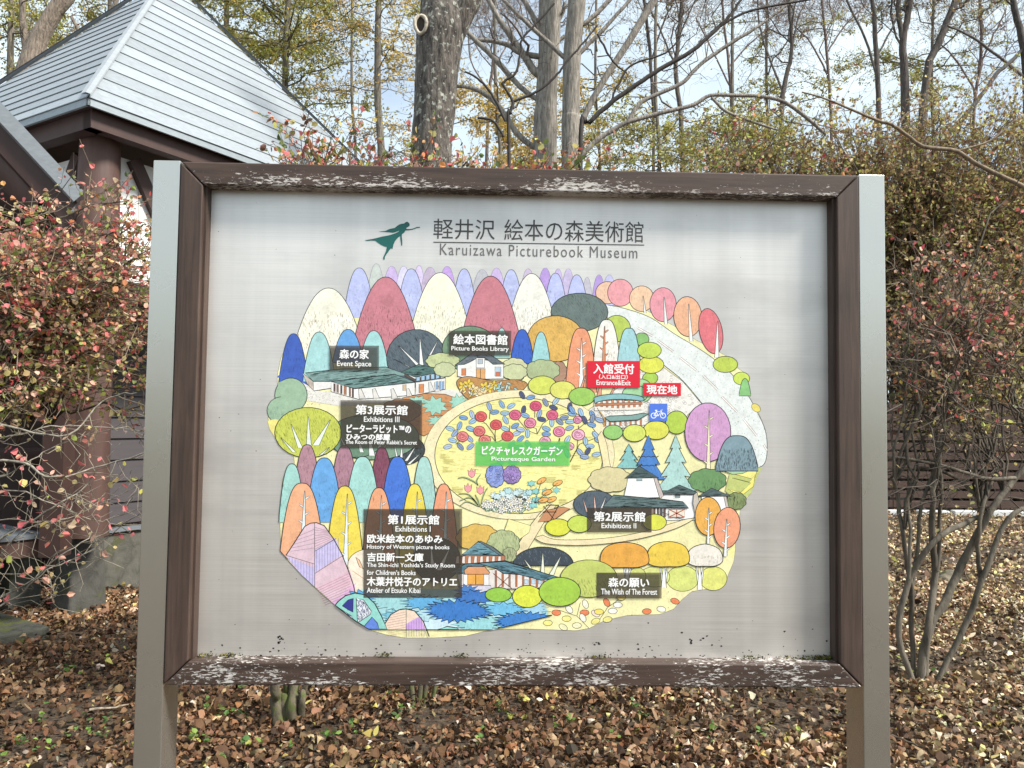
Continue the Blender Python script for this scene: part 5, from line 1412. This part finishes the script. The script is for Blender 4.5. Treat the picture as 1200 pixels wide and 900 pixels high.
_T, _W = Tubes(), Tubes(); _LP = []
for _ in range(58):
    p = at(rng.uniform(1035, 1215), rng.uniform(400, 590), yR + rng.uniform(-.4, .6)); d_ = np.array([rng.normal(), rng.normal() * .5, rng.normal() * .55]); d_ /= np.linalg.norm(d_)
    Q = curve_pts(p, p + d_ * rng.uniform(.3, .9), 9, 0, .3); _T.add(Q, np.linspace(.0045, .0015, 9), (.085, .068, .054), 4)
    for _k in range(9):
        a_ = Q[rng.integers(1, 9)]; e2 = rng.normal(size=3); e2 /= np.linalg.norm(e2); W_ = curve_pts(a_, a_ + e2 * rng.uniform(.05, .25), 4, 0, .3)
        _W.add(W_, np.linspace(.0019, .001, 4), (.10, .08, .06), 3)
        if rng.random() < .35: _LP.append(W_[-1])
tag(_T.build('crossing_twigs', M['twig'], sR), kind='stuff'); tag(_W.build('fine_twigs', M['twig'], sR), kind='stuff')
tag(link('sparse_leaves', leaves_mesh('sparse_leaves', np.array(_LP), .03, palette(len(_LP), [YEL, TAN, LIM, BRN, SAL], [5, 4, 2, 2, 1]), LEAF_RICH), M['leaf'], sR), kind='stuff')

# ---- thicket behind, right: several bushes, olive-brown
def pal_th(w):
    return lambda P: np.clip(palette(len(P), [OLV, BRN, (.30, .20, .10), YEL, (.20, .12, .08), LIM, (.36, .10, .07)], w, .25) * 1.12, 0, .85)
def bb(px, Y): p = at(px, 560, Y); return np.array([p[0], Y, 0])
th = [('bushy_thicket', bb(920, 12.2), [(at(850, 190, 12), (1.6, 1, .85), 2), (at(950, 195, 12), (1.6, 1, .95), 2.4)], [12, 9, 14, 10, 7, 8, 3], 'yellow-green bush behind the top right rail of the sign', 58, .085, 12),
      ('bushy_thicket', bb(1080, 12.4), [(at(1060, 185, 12), (1.6, 1.1, 1.15), 3), (at(1140, 195, 12), (1.6, 1.1, 1.5), 3), (at(1000, 190, 12), (1.3, 1, .95), 1.6)], [18, 12, 14, 6, 8, 5, 2], 'tall olive-brown bush above the right post of the sign', 150, .075, 12),
      ('bushy_thicket', bb(1210, 12.8), [(at(1200, 200, 12.6), (1.6, 1.1, 1.9), 3), (at(1230, 330, 12.6), (1.6, 1.1, 1.6), 2)], [18, 10, 10, 10, 6, 8, 1], 'olive-brown bush at the right edge of the view', 110, .075, 12.6),
      ('bushy_thicket', bb(1130, 11.9), [(at(1110, 340, 11.8), (1.9, .6, 1.5), 3), (at(1150, 430, 11.7), (1.7, .5, .7), 2)], [10, 10, 9, 26, 6, 10, 1], 'yellow-leaved bush rising just behind the slatted fence', 90, .075, 11.8)]
for nm, b, vols, w, lab, nb_, lf_, Yv in th:
    rt = empty(nm, b, lab, 'bush', 'bushes at the back right')
    grow_shrub(rt, b, vols, int(nb_ * 1.25), 24, 17 if 'fence' not in lab else 8, lf_, pal_th(w), bases=6, base_r=.3, r0=.03, tw_r=1.8, twig_len=.95, stem_c=(.09, .07, .055), twig_c=(.17, .135, .10), shape_=LEAF_THIN)

# ------------------------------------------------------------------ trees
def sub_branches(T, P, r0, depth, c, dens=1.0, spread=.9, upw=.25, ln=1.0, minr=.0018, sides=4, tips=None):
    """recursive side branches along path P"""
    if depth == 0: 
        if tips is not None: tips.append(P[-1]); tips.append(P[len(P) // 2])
        return
    n_ = max(1, int(rng.poisson((3.6 if depth > 1 else 4.2) * dens)))
    L0 = np.linalg.norm(P[-1] - P[0])
    for _ in range(n_):
        t = rng.uniform(.22, .98); i = min(len(P) - 2, int(t * (len(P) - 1))); p = P[i] + (P[i + 1] - P[i]) * rng.random()
        ax = P[i + 1] - P[i]; ax /= np.linalg.norm(ax) + 1e-9
        d = ax * .75 + rng.normal(size=3) * spread * .6 + np.array([0, 0, upw]); d /= np.linalg.norm(d)
        l_ = L0 * rng.uniform(.28, .62) * ln
        Q = curve_pts(p, p + d * l_, 7, 0, .28)
        rr = max(minr, r0 * (1 - t * .6) * .45)
        T.add(Q, np.linspace(rr, max(minr * .7, rr * .35), 7), np.array(c) * rng.uniform(.8, 1.2), sides if depth > 1 else 3)
        sub_branches(T, Q, rr, depth - 1, c, dens, spread, upw, ln, minr, sides, tips)

def limb(pts, Y, c, T, sides=10, wob=.6, yj=.0):
    """a limb seen through pixels (x, y, width)"""
    sm = smooth_open([(p[0], p[1]) for p in pts], 5)
    ws = np.interp(np.linspace(0, 1, len(sm)), np.linspace(0, 1, len(pts)), [p[2] for p in pts])
    P_ = np.array([at(x + rng.normal() * wob * .3, y, Y + yj * i / len(sm)) for i, (x, y) in enumerate(sm)])
    dist = np.linalg.norm(P_ - CAM, axis=1)
    T.add(P_, ws * .5 * dist / 920, c, sides)
    return P_, ws[0] * .5 * dist[0] / 920

def rough_trunk(name, pts, Y, c, mt, root, sides=40, amp=.05, seed=0):
    sm = smooth_open([(p[0], p[1]) for p in pts], 8)
    ws = np.interp(np.linspace(0, 1, len(sm)), np.linspace(0, 1, len(pts)), [p[2] for p in pts])
    P_ = np.array([at(x, y, Y) for x, y in sm]); rr = ws * .5 * (Y + 1.965) / 905
    V, F = [], []
    for i, (p, r_) in enumerate(zip(P_, rr)):
        for k in range(sides):
            a = k / sides * 2 * math.pi
            d = Vector((math.cos(a), math.sin(a), 0))
            s = 1 + amp * mnoise.noise(Vector((math.cos(a) * 2.6, math.sin(a) * 2.6, p[2] * .9 + seed))) * 1.6 + amp * .7 * mnoise.noise(Vector((math.cos(a) * 9, math.sin(a) * 9, p[2] * 2.2 + seed)))
            V.append((p[0] + d.x * r_ * s, p[1] + d.y * r_ * s, p[2]))
    for i in range(len(P_) - 1):
        for k in range(sides):
            a = i * sides + k; b = i * sides + (k + 1) % sides
            F.append([a, b, b + sides, a + sides])
    me = mesh_np(name, np.array(V), [i for f in F for i in f], np.arange(len(F)) * 4, np.tile(np.array(c), (len(V), 1)), True)
    return link(name, me, mt, root), P_, rr

# big lichened oak behind the sign
oak = empty('oak_tree', at(508, 190, 4.6) * np.array([1, 1, 0]), 'thick dark forked trunk with pale lichen and a round pruning scar', 'tree', 'trees behind the sign')
rough_trunk('trunk', [(500, 760, 66), (502, 500, 56), (504, 200, 47), (509, 130, 48), (512, 80, 50), (516, 40, 56), (517, 20, 50), (512, -20, 38), (503, -90, 32), (498, -200, 26)], 4.6, (.115, .10, .085), M['bark_big'], oak, 44, .07, 3)
rough_trunk('fork_limb', [(528, 55, 24), (538, 28, 27), (552, 0, 28), (572, -40, 26), (600, -120, 22)], 4.6, (.11, .095, .08), M['bark_big'], oak, 30, .07, 9)
# the scar: a raised pale ring round a dark hollow
q = at(493, 28, 4.6 - .165); T_ = Tubes()
ring = [q + np.array([.050 * math.cos(a), -.01 * math.cos(2 * a), .078 * math.sin(a)]) for a in np.linspace(0, 2 * math.pi, 25)]
T_.add(ring, .016, (.46, .41, .33), 8); T_.build('scar_ring', M['twig'], oak)
B = Poly(); B.face([q + np.array([.048 * math.cos(a), .012, .075 * math.sin(a)]) for a in np.linspace(0, 2 * math.pi, 20, endpoint=False)][::-1], (.045, .035, .028)); B.build('scar_hollow', M['twig'], oak)

# two pale grey trunks with sweeping boughs
GRY = (.27, .245, .21)
tA = empty('bare_grey_tree', at(638, 190, 8) * np.array([1, 1, 0]), 'left of two bare grey trunks rising behind the middle of the sign', 'tree', 'trees behind the sign')
rough_trunk('trunk', [(640, 640, 42), (639, 190, 28), (640, 120, 25), (643, 60, 24), (645, 0, 27), (648, -80, 22)], 8, GRY, M['bark_grey'], tA, 24, .05, 1)
T_ = Tubes(); TW = Tubes()
for pts in ([(627, 84, 9), (612, 62, 8), (598, 42, 7), (580, 14, 5.5), (562, -20, 4)], [(626, 114, 6), (610, 102, 6), (595, 86, 6), (575, 64, 6), (556, 46, 5.5), (540, 30, 4)], [(610, 62, 6), (596, 53, 5.5), (575, 48, 4.5), (555, 47, 4)],
            [(622, 170, 7), (605, 155, 7), (592, 135, 6.5), (576, 116, 6), (556, 104, 5), (530, 100, 3)], [(631, 32, 6), (622, 14, 5.5), (610, -6, 5)], [(648, 32, 5), (658, 18, 4.5), (662, 4, 4)], [(650, 52, 4), (662, 42, 3.6)]):
    P_, r_ = limb([(642, pts[0][1] + 6, pts[0][2] * 1.2)] + pts, 8, GRY, T_); sub_branches(TW, P_, r_, 3, (.16, .13, .11), 1.0, minr=.0022)
T_.build('branches', M['bark_grey'], tA); tag(TW.build('twigs', M['twig'], tA), kind='stuff')
tB = empty('bare_grey_tree', at(670, 190, 7.6) * np.array([1, 1, 0]), 'right of the two bare grey trunks, with long boughs reaching right', 'tree', 'trees behind the sign')
rough_trunk('trunk', [(668, 640, 36), (669, 190, 23), (669, 130, 21), (671, 60, 21), (676, 0, 21), (680, -80, 17)], 7.6, (.25, .225, .19), M['bark_grey'], tB, 24, .05, 7)
T_ = Tubes(); TW = Tubes()
for pts in ([(662, 68, 5), (645, 52, 5), (625, 34, 4.6), (606, 16, 4), (586, -4, 3.6)], [(680, 62, 5), (690, 51, 4.8), (704, 38, 4.4), (722, 18, 4), (742, -4, 3.5)], [(684, 28, 5), (700, 15, 5), (716, -2, 5)],
            [(678, 152, 7), (684, 138, 7), (696, 114, 7), (714, 84, 7), (736, 50, 7.5), (752, 24, 8), (768, -2, 8), (778, -20, 7)],
            [(680, 184, 6), (700, 164, 6), (722, 150, 5.5), (736, 143, 5.5), (772, 133, 5), (812, 123, 4.5), (832, 112, 4), (864, 112, 4), (892, 113, 4), (920, 120, 4), (948, 140, 4), (968, 158, 3)],
            [(736, 143, 5), (746, 126, 5), (758, 116, 4.5), (798, 98, 4.5), (812, 84, 4), (828, 70, 4), (862, 47, 4), (890, 30, 3), (930, 0, 2.5)], [(834, 114, 3), (850, 130, 3), (880, 142, 3), (910, 152, 2.2)]):
    P_, r_ = limb(([(671, pts[0][1] + 5, pts[0][2] * 1.2)] if pts[0][0] < 690 else []) + pts, 7.6, (.25, .225, .195), T_); sub_branches(TW, P_, r_, 3, (.15, .125, .105), 1.0, minr=.0022)
T_.build('branches', M['bark_grey'], tB); tag(TW.build('twigs', M['twig'], tB), kind='stuff')

# nearer dark boughs of a small tree in front of them
tD = empty('dark_limbed_tree', at(680, 200, 5.4) * np.array([1, 1, 0]), 'slender tree with near-black crooked boughs before the grey trunks', 'tree', 'trees behind the sign')
DK = (.045, .038, .034)
T_ = Tubes(); TW = Tubes()
for pts in ([(690, 620, 8), (684, 400, 7), (680, 158, 5.5), (690, 144, 5.5), (714, 122, 5.5), (742, 102, 5.2), (772, 82, 5), (810, 60, 4.6), (842, 32, 4), (852, 22, 3.5), (864, 6, 3), (880, -20, 2.5)], [(842, 32, 3), (870, 16, 2.6), (900, 8, 2.4), (945, 0, 2.2), (990, -10, 2)],
            [(600, 620, 7), (598, 400, 6), (596, 152, 4), (598, 134, 4), (601, 119, 3.6), (592, 104, 3), (591, 95, 3), (604, 86, 2.8), (610, 60, 2.6), (612, 46, 2.4), (622, 34, 2.2), (650, 4, 2)],
            [(601, 119, 3.4), (624, 110, 3), (642, 98, 2.8), (656, 84, 2.6), (666, 70, 2.4), (684, 50, 2), (700, 30, 1.6)], [(592, 142, 3), (576, 110, 3), (560, 92, 2.4), (545, 84, 2)], [(715, 120, 2.6), (728, 92, 2.4), (742, 75, 2.2), (780, 62, 2), (800, 40, 1.6)],
            [(700, 40, 2.4), (712, 62, 2.4), (722, 76, 2), (735, 86, 1.6)], [(560, 138, 3), (578, 142, 3), (590, 160, 3)]):
    P_, r_ = limb(pts, 5.4, DK, T_, 7, 1.5); sub_branches(TW, P_[len(P_) // 3:], r_ * .6, 2, DK, .8, minr=.0022)
T_.build('branches', M['twig'], tD); tag(TW.build('twigs', M['twig'], tD), kind='stuff')

# single bough crossing in front of the thicket on the right
tG = empty('slender_sapling', at(1230, 250, 3.1) * np.array([1, 1, 0]), 'thin brown bough winding in from the right above the red leaves', 'tree', 'trees behind the sign')
T_ = Tubes(); TW = Tubes()
for pts in ([(1330, 700, 9), (1300, 400, 7), (1240, 240, 5), (1200, 219, 4.6), (1148, 194, 4.4), (1120, 177, 4.2), (1083, 172, 4), (1062, 158, 3.6), (1045, 146, 3.4), (1030, 142, 3.2), (1004, 131, 2.6), (968, 116, 2), (940, 108, 1.6)], [(1052, 150, 2), (1058, 138, 1.8), (1068, 130, 1.4), (1085, 124, 1)], [(1120, 177, 2), (1160, 165, 1.8), (1190, 140, 1.4)]):
    P_, r_ = limb(pts, 3.1, (.20, .15, .10), T_, 7, 1.5); sub_branches(TW, P_[len(P_) // 2:], r_ * .4, 1, (.12, .09, .07), .6, minr=.0012)
T_.build('branches', M['twig'], tG); tag(TW.build('twigs', M['twig'], tG), kind='stuff')

# slim bare trees on the right
def slim(label, paths, Y, c, dens=1.1, name='bare_tree', depth=3, tips=None):
    rt = empty(name, at(paths[0][0][0], paths[0][0][1], Y) * np.array([1, 1, 0]), label, 'tree', 'slim trees against the sky')
    T = Tubes(); TWg = Tubes()
    for j, pts in enumerate(paths):
        if j == 0:
            x, y, w = pts[0]; pts = [(x, y + 330, w * 1.5), (x, y + 150, w * 1.25)] + list(pts)
        pts = [(x, y, w * .66) for x, y, w in pts]; c = tuple(min(.3, v * 1.1 + .02) for v in c)
        P_, r_ = limb(pts, Y, c, T, 8, 1.2)
        sub_branches(TWg, P_[(len(P_) // 2 if j == 0 else 2):], r_ * .7, depth, c, dens * 1.0, minr=.0022 * Y / 10, ln=1.7, tips=tips)
    T.build('trunk', M['bark_grey'], rt); tag(TWg.build('twigs', M['twig'], rt), kind='stuff')
    LPs = np.concatenate(TWg.V); LPs = LPs[rng.choice(len(LPs), min(len(LPs), 420), replace=False)]
    tag(link('withered_leaves', leaves_mesh('withered_leaves', LPs, rng.uniform(.04, .09, len(LPs)), palette(len(LPs), [BRN, TAN, OLV, GLD], [5, 3, 3, 1]), LEAF_THIN), M['leaf'], rt), kind='stuff')
    return rt
slim('slim bare tree right of the grey trunks, leaning slightly', [[(800, 190, 9), (797, 130, 8), (792, 78, 7.5), (797, 30, 7), (802, -30, 6)], [(793, 80, 4), (780, 50, 3), (762, 10, 3)]], 14, (.09, .07, .055))
slim('thin straight tree between the grey trunks and the leaning one', [[(766, 190, 6), (765, 110, 6), (760, 50, 5.5), (752, -20, 5)], [(764, 70, 3), (776, 30, 3), (790, 0, 2)]], 14.5, (.085, .068, .055))
slim('slim tree with a forked top near the middle right', [[(915, 190, 8), (917, 112, 8), (924, 80, 7), (928, 50, 5.5), (924, 0, 5), (922, -40, 4)], [(918, 108, 3.5), (903, 72, 3.2), (890, 30, 3), (888, -10, 2.5)], [(927, 60, 3), (936, 20, 2.5), (950, -10, 2)]], 14.5, (.10, .08, .065), 1.4)
slim('dark slim tree with a side stem left of the twin trunks', [[(1031, 190, 8), (1029, 110, 7.5), (1027, 60, 7), (1022, 0, 6), (1020, -40, 5)], [(1030, 100, 4), (1014, 46, 3.5), (992, 0, 3), (980, -30, 2.5)], [(1028, 66, 3), (1044, 36, 3), (1056, 10, 2.5)]], 14, (.085, .07, .06), 1.3)
slim('stout twin-stemmed dark tree above the thicket', [[(1062, 190, 13), (1060, 90, 12), (1058, 50, 10), (1064, 18, 9), (1071, -30, 8)], [(1059, 50, 7), (1053, 20, 7), (1053, -20, 6)]], 14, (.085, .068, .058), 1.2)
slim('dark tree leaning to the right above the thicket', [[(1080, 160, 12), (1088, 80, 11), (1100, 50, 11), (1110, 25, 10), (1124, -10, 10), (1135, -50, 9)]], 13.8, (.08, .065, .055), 1.0)
slim('dark trunk at the right edge with a crossing bough', [[(1205, 190, 12), (1202, 80, 10), (1196, 40, 9), (1187, 0, 8), (1182, -40, 7)], [(1060, 260, 7), (1095, 185, 7), (1120, 148, 6.5), (1140, 125, 6.5), (1157, 102, 6), (1170, 84, 6), (1185, 72, 6), (1205, 50, 5)], [(1200, 90, 5), (1170, 66, 4), (1140, 44, 3.5), (1110, 30, 2.5)]], 13.6, (.06, .05, .045), 1.3)
slim('thin trunk just above the left slope of the pyramid roof', [[(118, 120, 9), (128, 40, 8), (134, 10, 8), (142, -40, 7)]], 12, (.17, .14, .11))
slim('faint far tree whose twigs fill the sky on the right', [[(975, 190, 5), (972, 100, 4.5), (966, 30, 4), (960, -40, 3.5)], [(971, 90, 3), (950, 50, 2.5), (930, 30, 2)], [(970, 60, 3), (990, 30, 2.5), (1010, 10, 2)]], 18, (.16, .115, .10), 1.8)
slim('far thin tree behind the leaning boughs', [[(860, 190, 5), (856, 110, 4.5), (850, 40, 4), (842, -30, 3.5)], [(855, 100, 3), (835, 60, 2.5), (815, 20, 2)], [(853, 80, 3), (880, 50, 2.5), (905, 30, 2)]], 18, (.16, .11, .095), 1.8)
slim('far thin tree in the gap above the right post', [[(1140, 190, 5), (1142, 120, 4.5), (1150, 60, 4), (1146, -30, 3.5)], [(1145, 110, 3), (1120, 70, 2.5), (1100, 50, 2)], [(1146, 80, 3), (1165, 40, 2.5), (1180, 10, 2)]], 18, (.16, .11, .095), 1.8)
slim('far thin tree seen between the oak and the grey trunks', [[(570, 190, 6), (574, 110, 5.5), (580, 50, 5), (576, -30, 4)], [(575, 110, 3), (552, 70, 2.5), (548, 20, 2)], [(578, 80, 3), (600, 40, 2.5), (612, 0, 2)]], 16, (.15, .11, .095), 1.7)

# larches and leafy trees, left and centre
def larch(label, px, Y, w, pal, py_lo, py_hi, reach, nb_, lean=0, c=(.17, .15, .12), tuft=24, leaf=.05, bias=0, cat='tree', droop=.12, name='larch_tree', sz=LEAF_THIN, bw=2.4):
    rt = empty(name, at(px, 190, Y) * np.array([1, 1, 0]), label, cat, 'leafy trees behind the roof and sign')
    T = Tubes(); TWg = Tubes(); LP, = [[]]
    limb([(px - 8, 760, w * 1.3), (px - 3 + lean * .2, 300, w * .9), (px + 3 + lean * .4, 190, w * .85), (px - 2 + lean * .6, 100, w * .75), (px + lean, -60, w * .55)], Y, c, T, 12)
    for _ in range(nb_):
        y = rng.uniform(py_hi, py_lo); p = at(px + lean * (300 - y) / 360, y, Y)
        a = rng.uniform(0, 2 * math.pi); d = np.array([math.cos(a) + bias, math.sin(a) * .8, rng.uniform(-.15, .3)]); d /= np.linalg.norm(d)
        ln = reach * rng.uniform(.45, 1.0)
        Q = curve_pts(p, p + d * ln, 9, -droop * ln, .25); Q[:, 2] -= droop * ln * np.linspace(0, 1, 9) ** 2
        T.add(Q, np.linspace(.0032 * ln * bw, .004, 9), np.array(c) * rng.uniform(.6, 1.1), 5)
        for _k in range(int(ln * 9)):
            t = rng.uniform(.12, 1); i = min(7, int(t * 8)); q = Q[i] + (Q[i + 1] - Q[i]) * rng.random()
            dd = rng.normal(size=3) * np.array([1, 1, .45]) + d * .5 + np.array([0, 0, -.1]); dd /= np.linalg.norm(dd)
            W_ = curve_pts(q, q + dd * rng.uniform(.15, .5), 4, 0, .3); TWg.add(W_, np.linspace(.004, .002, 4), np.array(c) * .8, 3)
            m_ = rng.poisson(tuft * 2.4 * rng.choice([.1, .6, 1.6]))
            if m_:
                tt = rng.uniform(0, 1.05, (m_, 1)); LP.append(W_[0] + (W_[-1] - W_[0]) * tt + rng.normal(size=(m_, 3)) * .05)
    T.build('trunk', M['bark_grey'], rt); tag(TWg.build('twigs', M['twig'], rt), kind='stuff')
    LP = np.concatenate(LP)
    tag(link('foliage', leaves_mesh('foliage', LP, leaf * rng.uniform(.6, 1.3, len(LP)), palette(len(LP), *pal), sz, None, 0, .75), M['leaf'], rt), kind='stuff')
YG = ([OLV, LIM, (.42, .36, .08), (.22, .22, .05), GLD], [5, 4, 4, 4, 1], .22)
GO = ([GLD, (.50, .38, .10), OLV, (.42, .30, .10)], [5, 3, 2, 2], .2)
larch('yellow-green leafy tree beside the peak of the pyramid roof', 330, 10.5, 9, YG, 150, -90, 2.5, 42, 10, tuft=15, leaf=.062, bias=-.1)
larch('golden larch left of the oak trunk', 443, 9.5, 10, GO, 190, -60, 1.35, 34, 2, tuft=10, leaf=.055)
larch('thin golden larch with a slender pale stem', 414, 12, 4, GO, 180, -60, 1.5, 24, 0, tuft=9, leaf=.055)
larch('golden larch low between the oak and grey trunks', 585, 13, 5, GO, 215, 105, 2.0, 26, -4, tuft=15, leaf=.07)
larch('dense yellow-green tree crown above the roof ridge', 262, 12.5, 8, YG, 140, -100, 2.4, 36, 6, tuft=15, leaf=.07)
larch('yellow-green tree in the top left corner behind the roof', 10, 11.5, 8, YG, 170, -90, 2.6, 44, 6, tuft=14, leaf=.062)
larch('low yellow-green tree over the roof slope', 130, 13.5, 6, YG, 60, -100, 2.4, 26, 0, tuft=12, leaf=.07)
larch('yellow-green young tree right of the grey trunks', 770, 10.5, 5, YG, 205, 135, 1.5, 24, 0, tuft=14, leaf=.06)
larch('yellowish small tree above the sign at centre right', 860, 12, 5, YG, 205, 140, 1.6, 22, 0, tuft=12, leaf=.065)
larch('hazy olive tree far behind the right side of the board', 900, 19, 4, YG, 230, 20, 3.0, 34, 0, tuft=7, leaf=.08)
larch('hazy olive tree far behind the thicket', 1090, 19, 4, YG, 230, -20, 3.4, 36, 6, tuft=7, leaf=.08)
larch('ochre tree far behind the grey trunks', 700, 19, 4, GO, 230, 60, 2.8, 26, 0, tuft=6, leaf=.08)
# pale leaning trunk, top left
tL = empty('leaning_tree', at(30, 90, 8.5) * np.array([1, 1, 0]), 'grey-brown trunk with a forked limb behind the roof at top left', 'tree', 'leafy trees behind the roof and sign')
rough_trunk('trunk', [(10, 420, 40), (24, 150, 30), (32, 90, 25), (44, 50, 21), (60, 20, 20), (78, -10, 20), (92, -60, 17)], 8.5, (.26, .21, .165), M['bark_grey'], tL, 24, .07, 5)
T_ = Tubes(); TW = Tubes()
for pts in ([(33, 75, 8), (30, 50, 7), (27, 30, 6), (26, -10, 5)], [(62, 22, 7), (80, 4, 6), (96, -20, 5)], [(84, 20, 3), (92, 40, 3), (86, 62, 2.4)]):
    P_, r_ = limb(pts, 8.5, (.22, .18, .14), T_); sub_branches(TW, P_, r_ * .8, 2, (.15, .12, .095), .9, minr=.004)
T_.build('branches', M['bark_grey'], tL); tag(TW.build('twigs', M['twig'], tL), kind='stuff')

# woodland beyond the fence, read as one mass
n_ = 38000
P_ = np.stack([rng.uniform(-32, 26, n_), rng.uniform(14, 26, n_), rng.uniform(0, 1, n_) ** .8 * 4.6], 1)
keep = np.array([mnoise.noise(Vector((p[0] * .35, p[1] * .5, p[2] * .6))) > -.12 for p in P_])
P_ = P_[keep]
wd = link('woodland', leaves_mesh('woodland', P_, rng.uniform(.12, .22, len(P_)), palette(len(P_), [OLV, BRN, (.22, .20, .07), YEL, TAN, (.12, .13, .05)], [5, 4, 4, 1, 1, 4]), LEAF_THIN), M['leaf'])
tag(wd, 'far olive-brown woodland beyond the fence', 'woodland', kind='stuff')

# woodland on the other side, at the back of the viewer: unseen, added for the steel to mirror
n_ = 9000
P_ = np.stack([rng.uniform(-26, 26, n_), rng.uniform(-19, -13, n_), rng.uniform(0, 1, n_) ** .8 * 3.6], 1)
wb = link('woodland', leaves_mesh('woodland', P_, rng.uniform(.18, .34, len(P_)), palette(len(P_), [OLV, BRN, (.20, .19, .07), YEL, (.10, .12, .05)], [5, 4, 4, 1, 4]), LEAF_THIN), M['leaf'])
tag(wb, 'unseen autumn woodland behind the viewer, added for the steel to mirror', 'woodland', kind='stuff')

# ------------------------------------------------------------------ leaf litter
def ground_leaves(n, x0, x1, y0, y1, smin, smax, lift):
    P = np.stack([rng.uniform(x0, x1, n), rng.uniform(y0, y1, n), rng.uniform(.004, lift, n)], 1)
    return P
L1 = ground_leaves(125000, -5.2, 5.2, .9, 5.2, 0, 0, .045)
L2 = ground_leaves(60000, -8, 12, 5.2, 11.3, 0, 0, .05)
L3 = ground_leaves(9000, 3.0, 13, 2, 9, 0, 0, .05)
LB = ground_leaves(9000, -7, 7, -5.5, .9, 0, 0, .04)
P_ = np.concatenate([L1, L2, L3, LB])
q = gnd(30, 760)
keep = P_[:, 1] < 50
P_ = P_[keep]
rel = np.clip((P_[:, 0] - .2) / 2.5, 0, 1) * .65 + np.clip((P_[:, 1] - 3.5) / 5, 0, 1) * .5  # paler leaf kinds to the right and back, sunlight partly in their colour
pd = palette(len(P_), [(.105, .055, .028), (.165, .090, .046), (.24, .145, .078), (.36, .26, .15), (.045, .028, .018), (.21, .10, .045), (.55, .49, .38), (.42, .36, .10)], [10, 12, 8, 2.6, 4.5, 3, .8, .6], .2)
pl = palette(len(P_), [(.20, .12, .062), (.34, .235, .135), (.50, .38, .24), (.64, .54, .38), (.09, .055, .035), (.52, .45, .18)], [7, 9, 8, 5, 6, 3], .2)
sel = rng.random(len(P_)) < rel; pd[sel] = pl[sel]
dr = np.array([mnoise.noise(Vector((p[0] * 1.1, p[1] * 1.6, 0))) + .5 * mnoise.noise(Vector((p[0] * 4, p[1] * 5, 3))) for p in P_])
pd *= np.clip(1.0 + dr * .6, .5, 1.4)[:, None]
thin = rng.random(len(P_)) < np.clip((dr + .15) * 1.6 + .62, .35, 1); P_, pd = P_[thin], pd[thin]
P_[:, 2] += np.clip(dr[thin], -.2, .5) * .03
D_ = rng.normal(size=(len(P_), 3)) * np.array([1, 1, .42])
sz = rng.uniform(.021, .040, len(P_)) * rng.choice([1, 1.3, 1.9], len(P_), p=[.55, .32, .13]) * np.where(P_[:, 1] > 5.2, 1.35, 1.0)
tag(link('leaf_litter', leaves_mesh('leaf_litter', P_, sz, pd, LEAF_CURL, D_, .05, .92), M['litter']), 'brown and tan fallen leaves covering the ground', 'leaf litter', kind='stuff')
# green weeds between the leaves
W_P, W_D = [], []
spots_ = [gnd(x, y) for x, y in ((190, 690), (225, 785), (260, 845), (280, 820), (540, 815), (475, 820), (480, 845), (650, 860), (600, 845), (90, 850), (60, 880), (110, 870), (130, 855), (100, 790), (20, 885), (740, 850), (820, 860), (1070, 790), (1102, 800), (905, 880), (700, 880), (560, 880), (400, 870), (250, 880), (300, 890))]
for s_ in spots_:
    for k in range(rng.integers(2, 6)):
        b = s_ + np.array([rng.normal() * .07, rng.normal() * .07, .03])
        for j in range(rng.integers(3, 6)):
            a = rng.uniform(0, 6.28); W_P.append(b + np.array([0, 0, rng.uniform(0, .05)])); W_D.append((math.cos(a), math.sin(a), rng.uniform(.1, .8)))
W_P, W_D = np.array(W_P), np.array(W_D)
tag(link('weeds', leaves_mesh('weeds', W_P, rng.uniform(.014, .034, len(W_P)), palette(len(W_P), [(.12, .22, .06), (.20, .32, .07), (.08, .15, .05), (.34, .38, .08)], [4, 4, 2, 1]), LEAF_RICH, W_D, .6, 1.2), M['leaf']), 'small green weeds poking through the fallen leaves', 'weeds', kind='stuff')
# a few fallen sticks
for i, (x0, y0, x1, y1, lab) in enumerate(((1045, 862, 1082, 876, 'short dark fallen stick beside the right post'), (1180, 690, 1200, 730, 'pale bent stick on the leaves at the right edge'), (306, 800 - 30, 345, 790, 'fallen twig behind the left post'), (105, 832, 150, 826, 'thin pale straw-like twig on the leaves at lower left'))):
    a, b = gnd(x0, y0, .05), gnd(x1, y1, .05); T_ = Tubes(); T_.add(curve_pts(a, b, 7, 0, .15, (0, 0, 0)), np.linspace(.008, .004, 7), (.28, .23, .17) if i else (.10, .08, .06), 6)
    if i != 2: tag(T_.build('fallen_stick', M['twig']), lab, 'stick', 'fallen sticks')
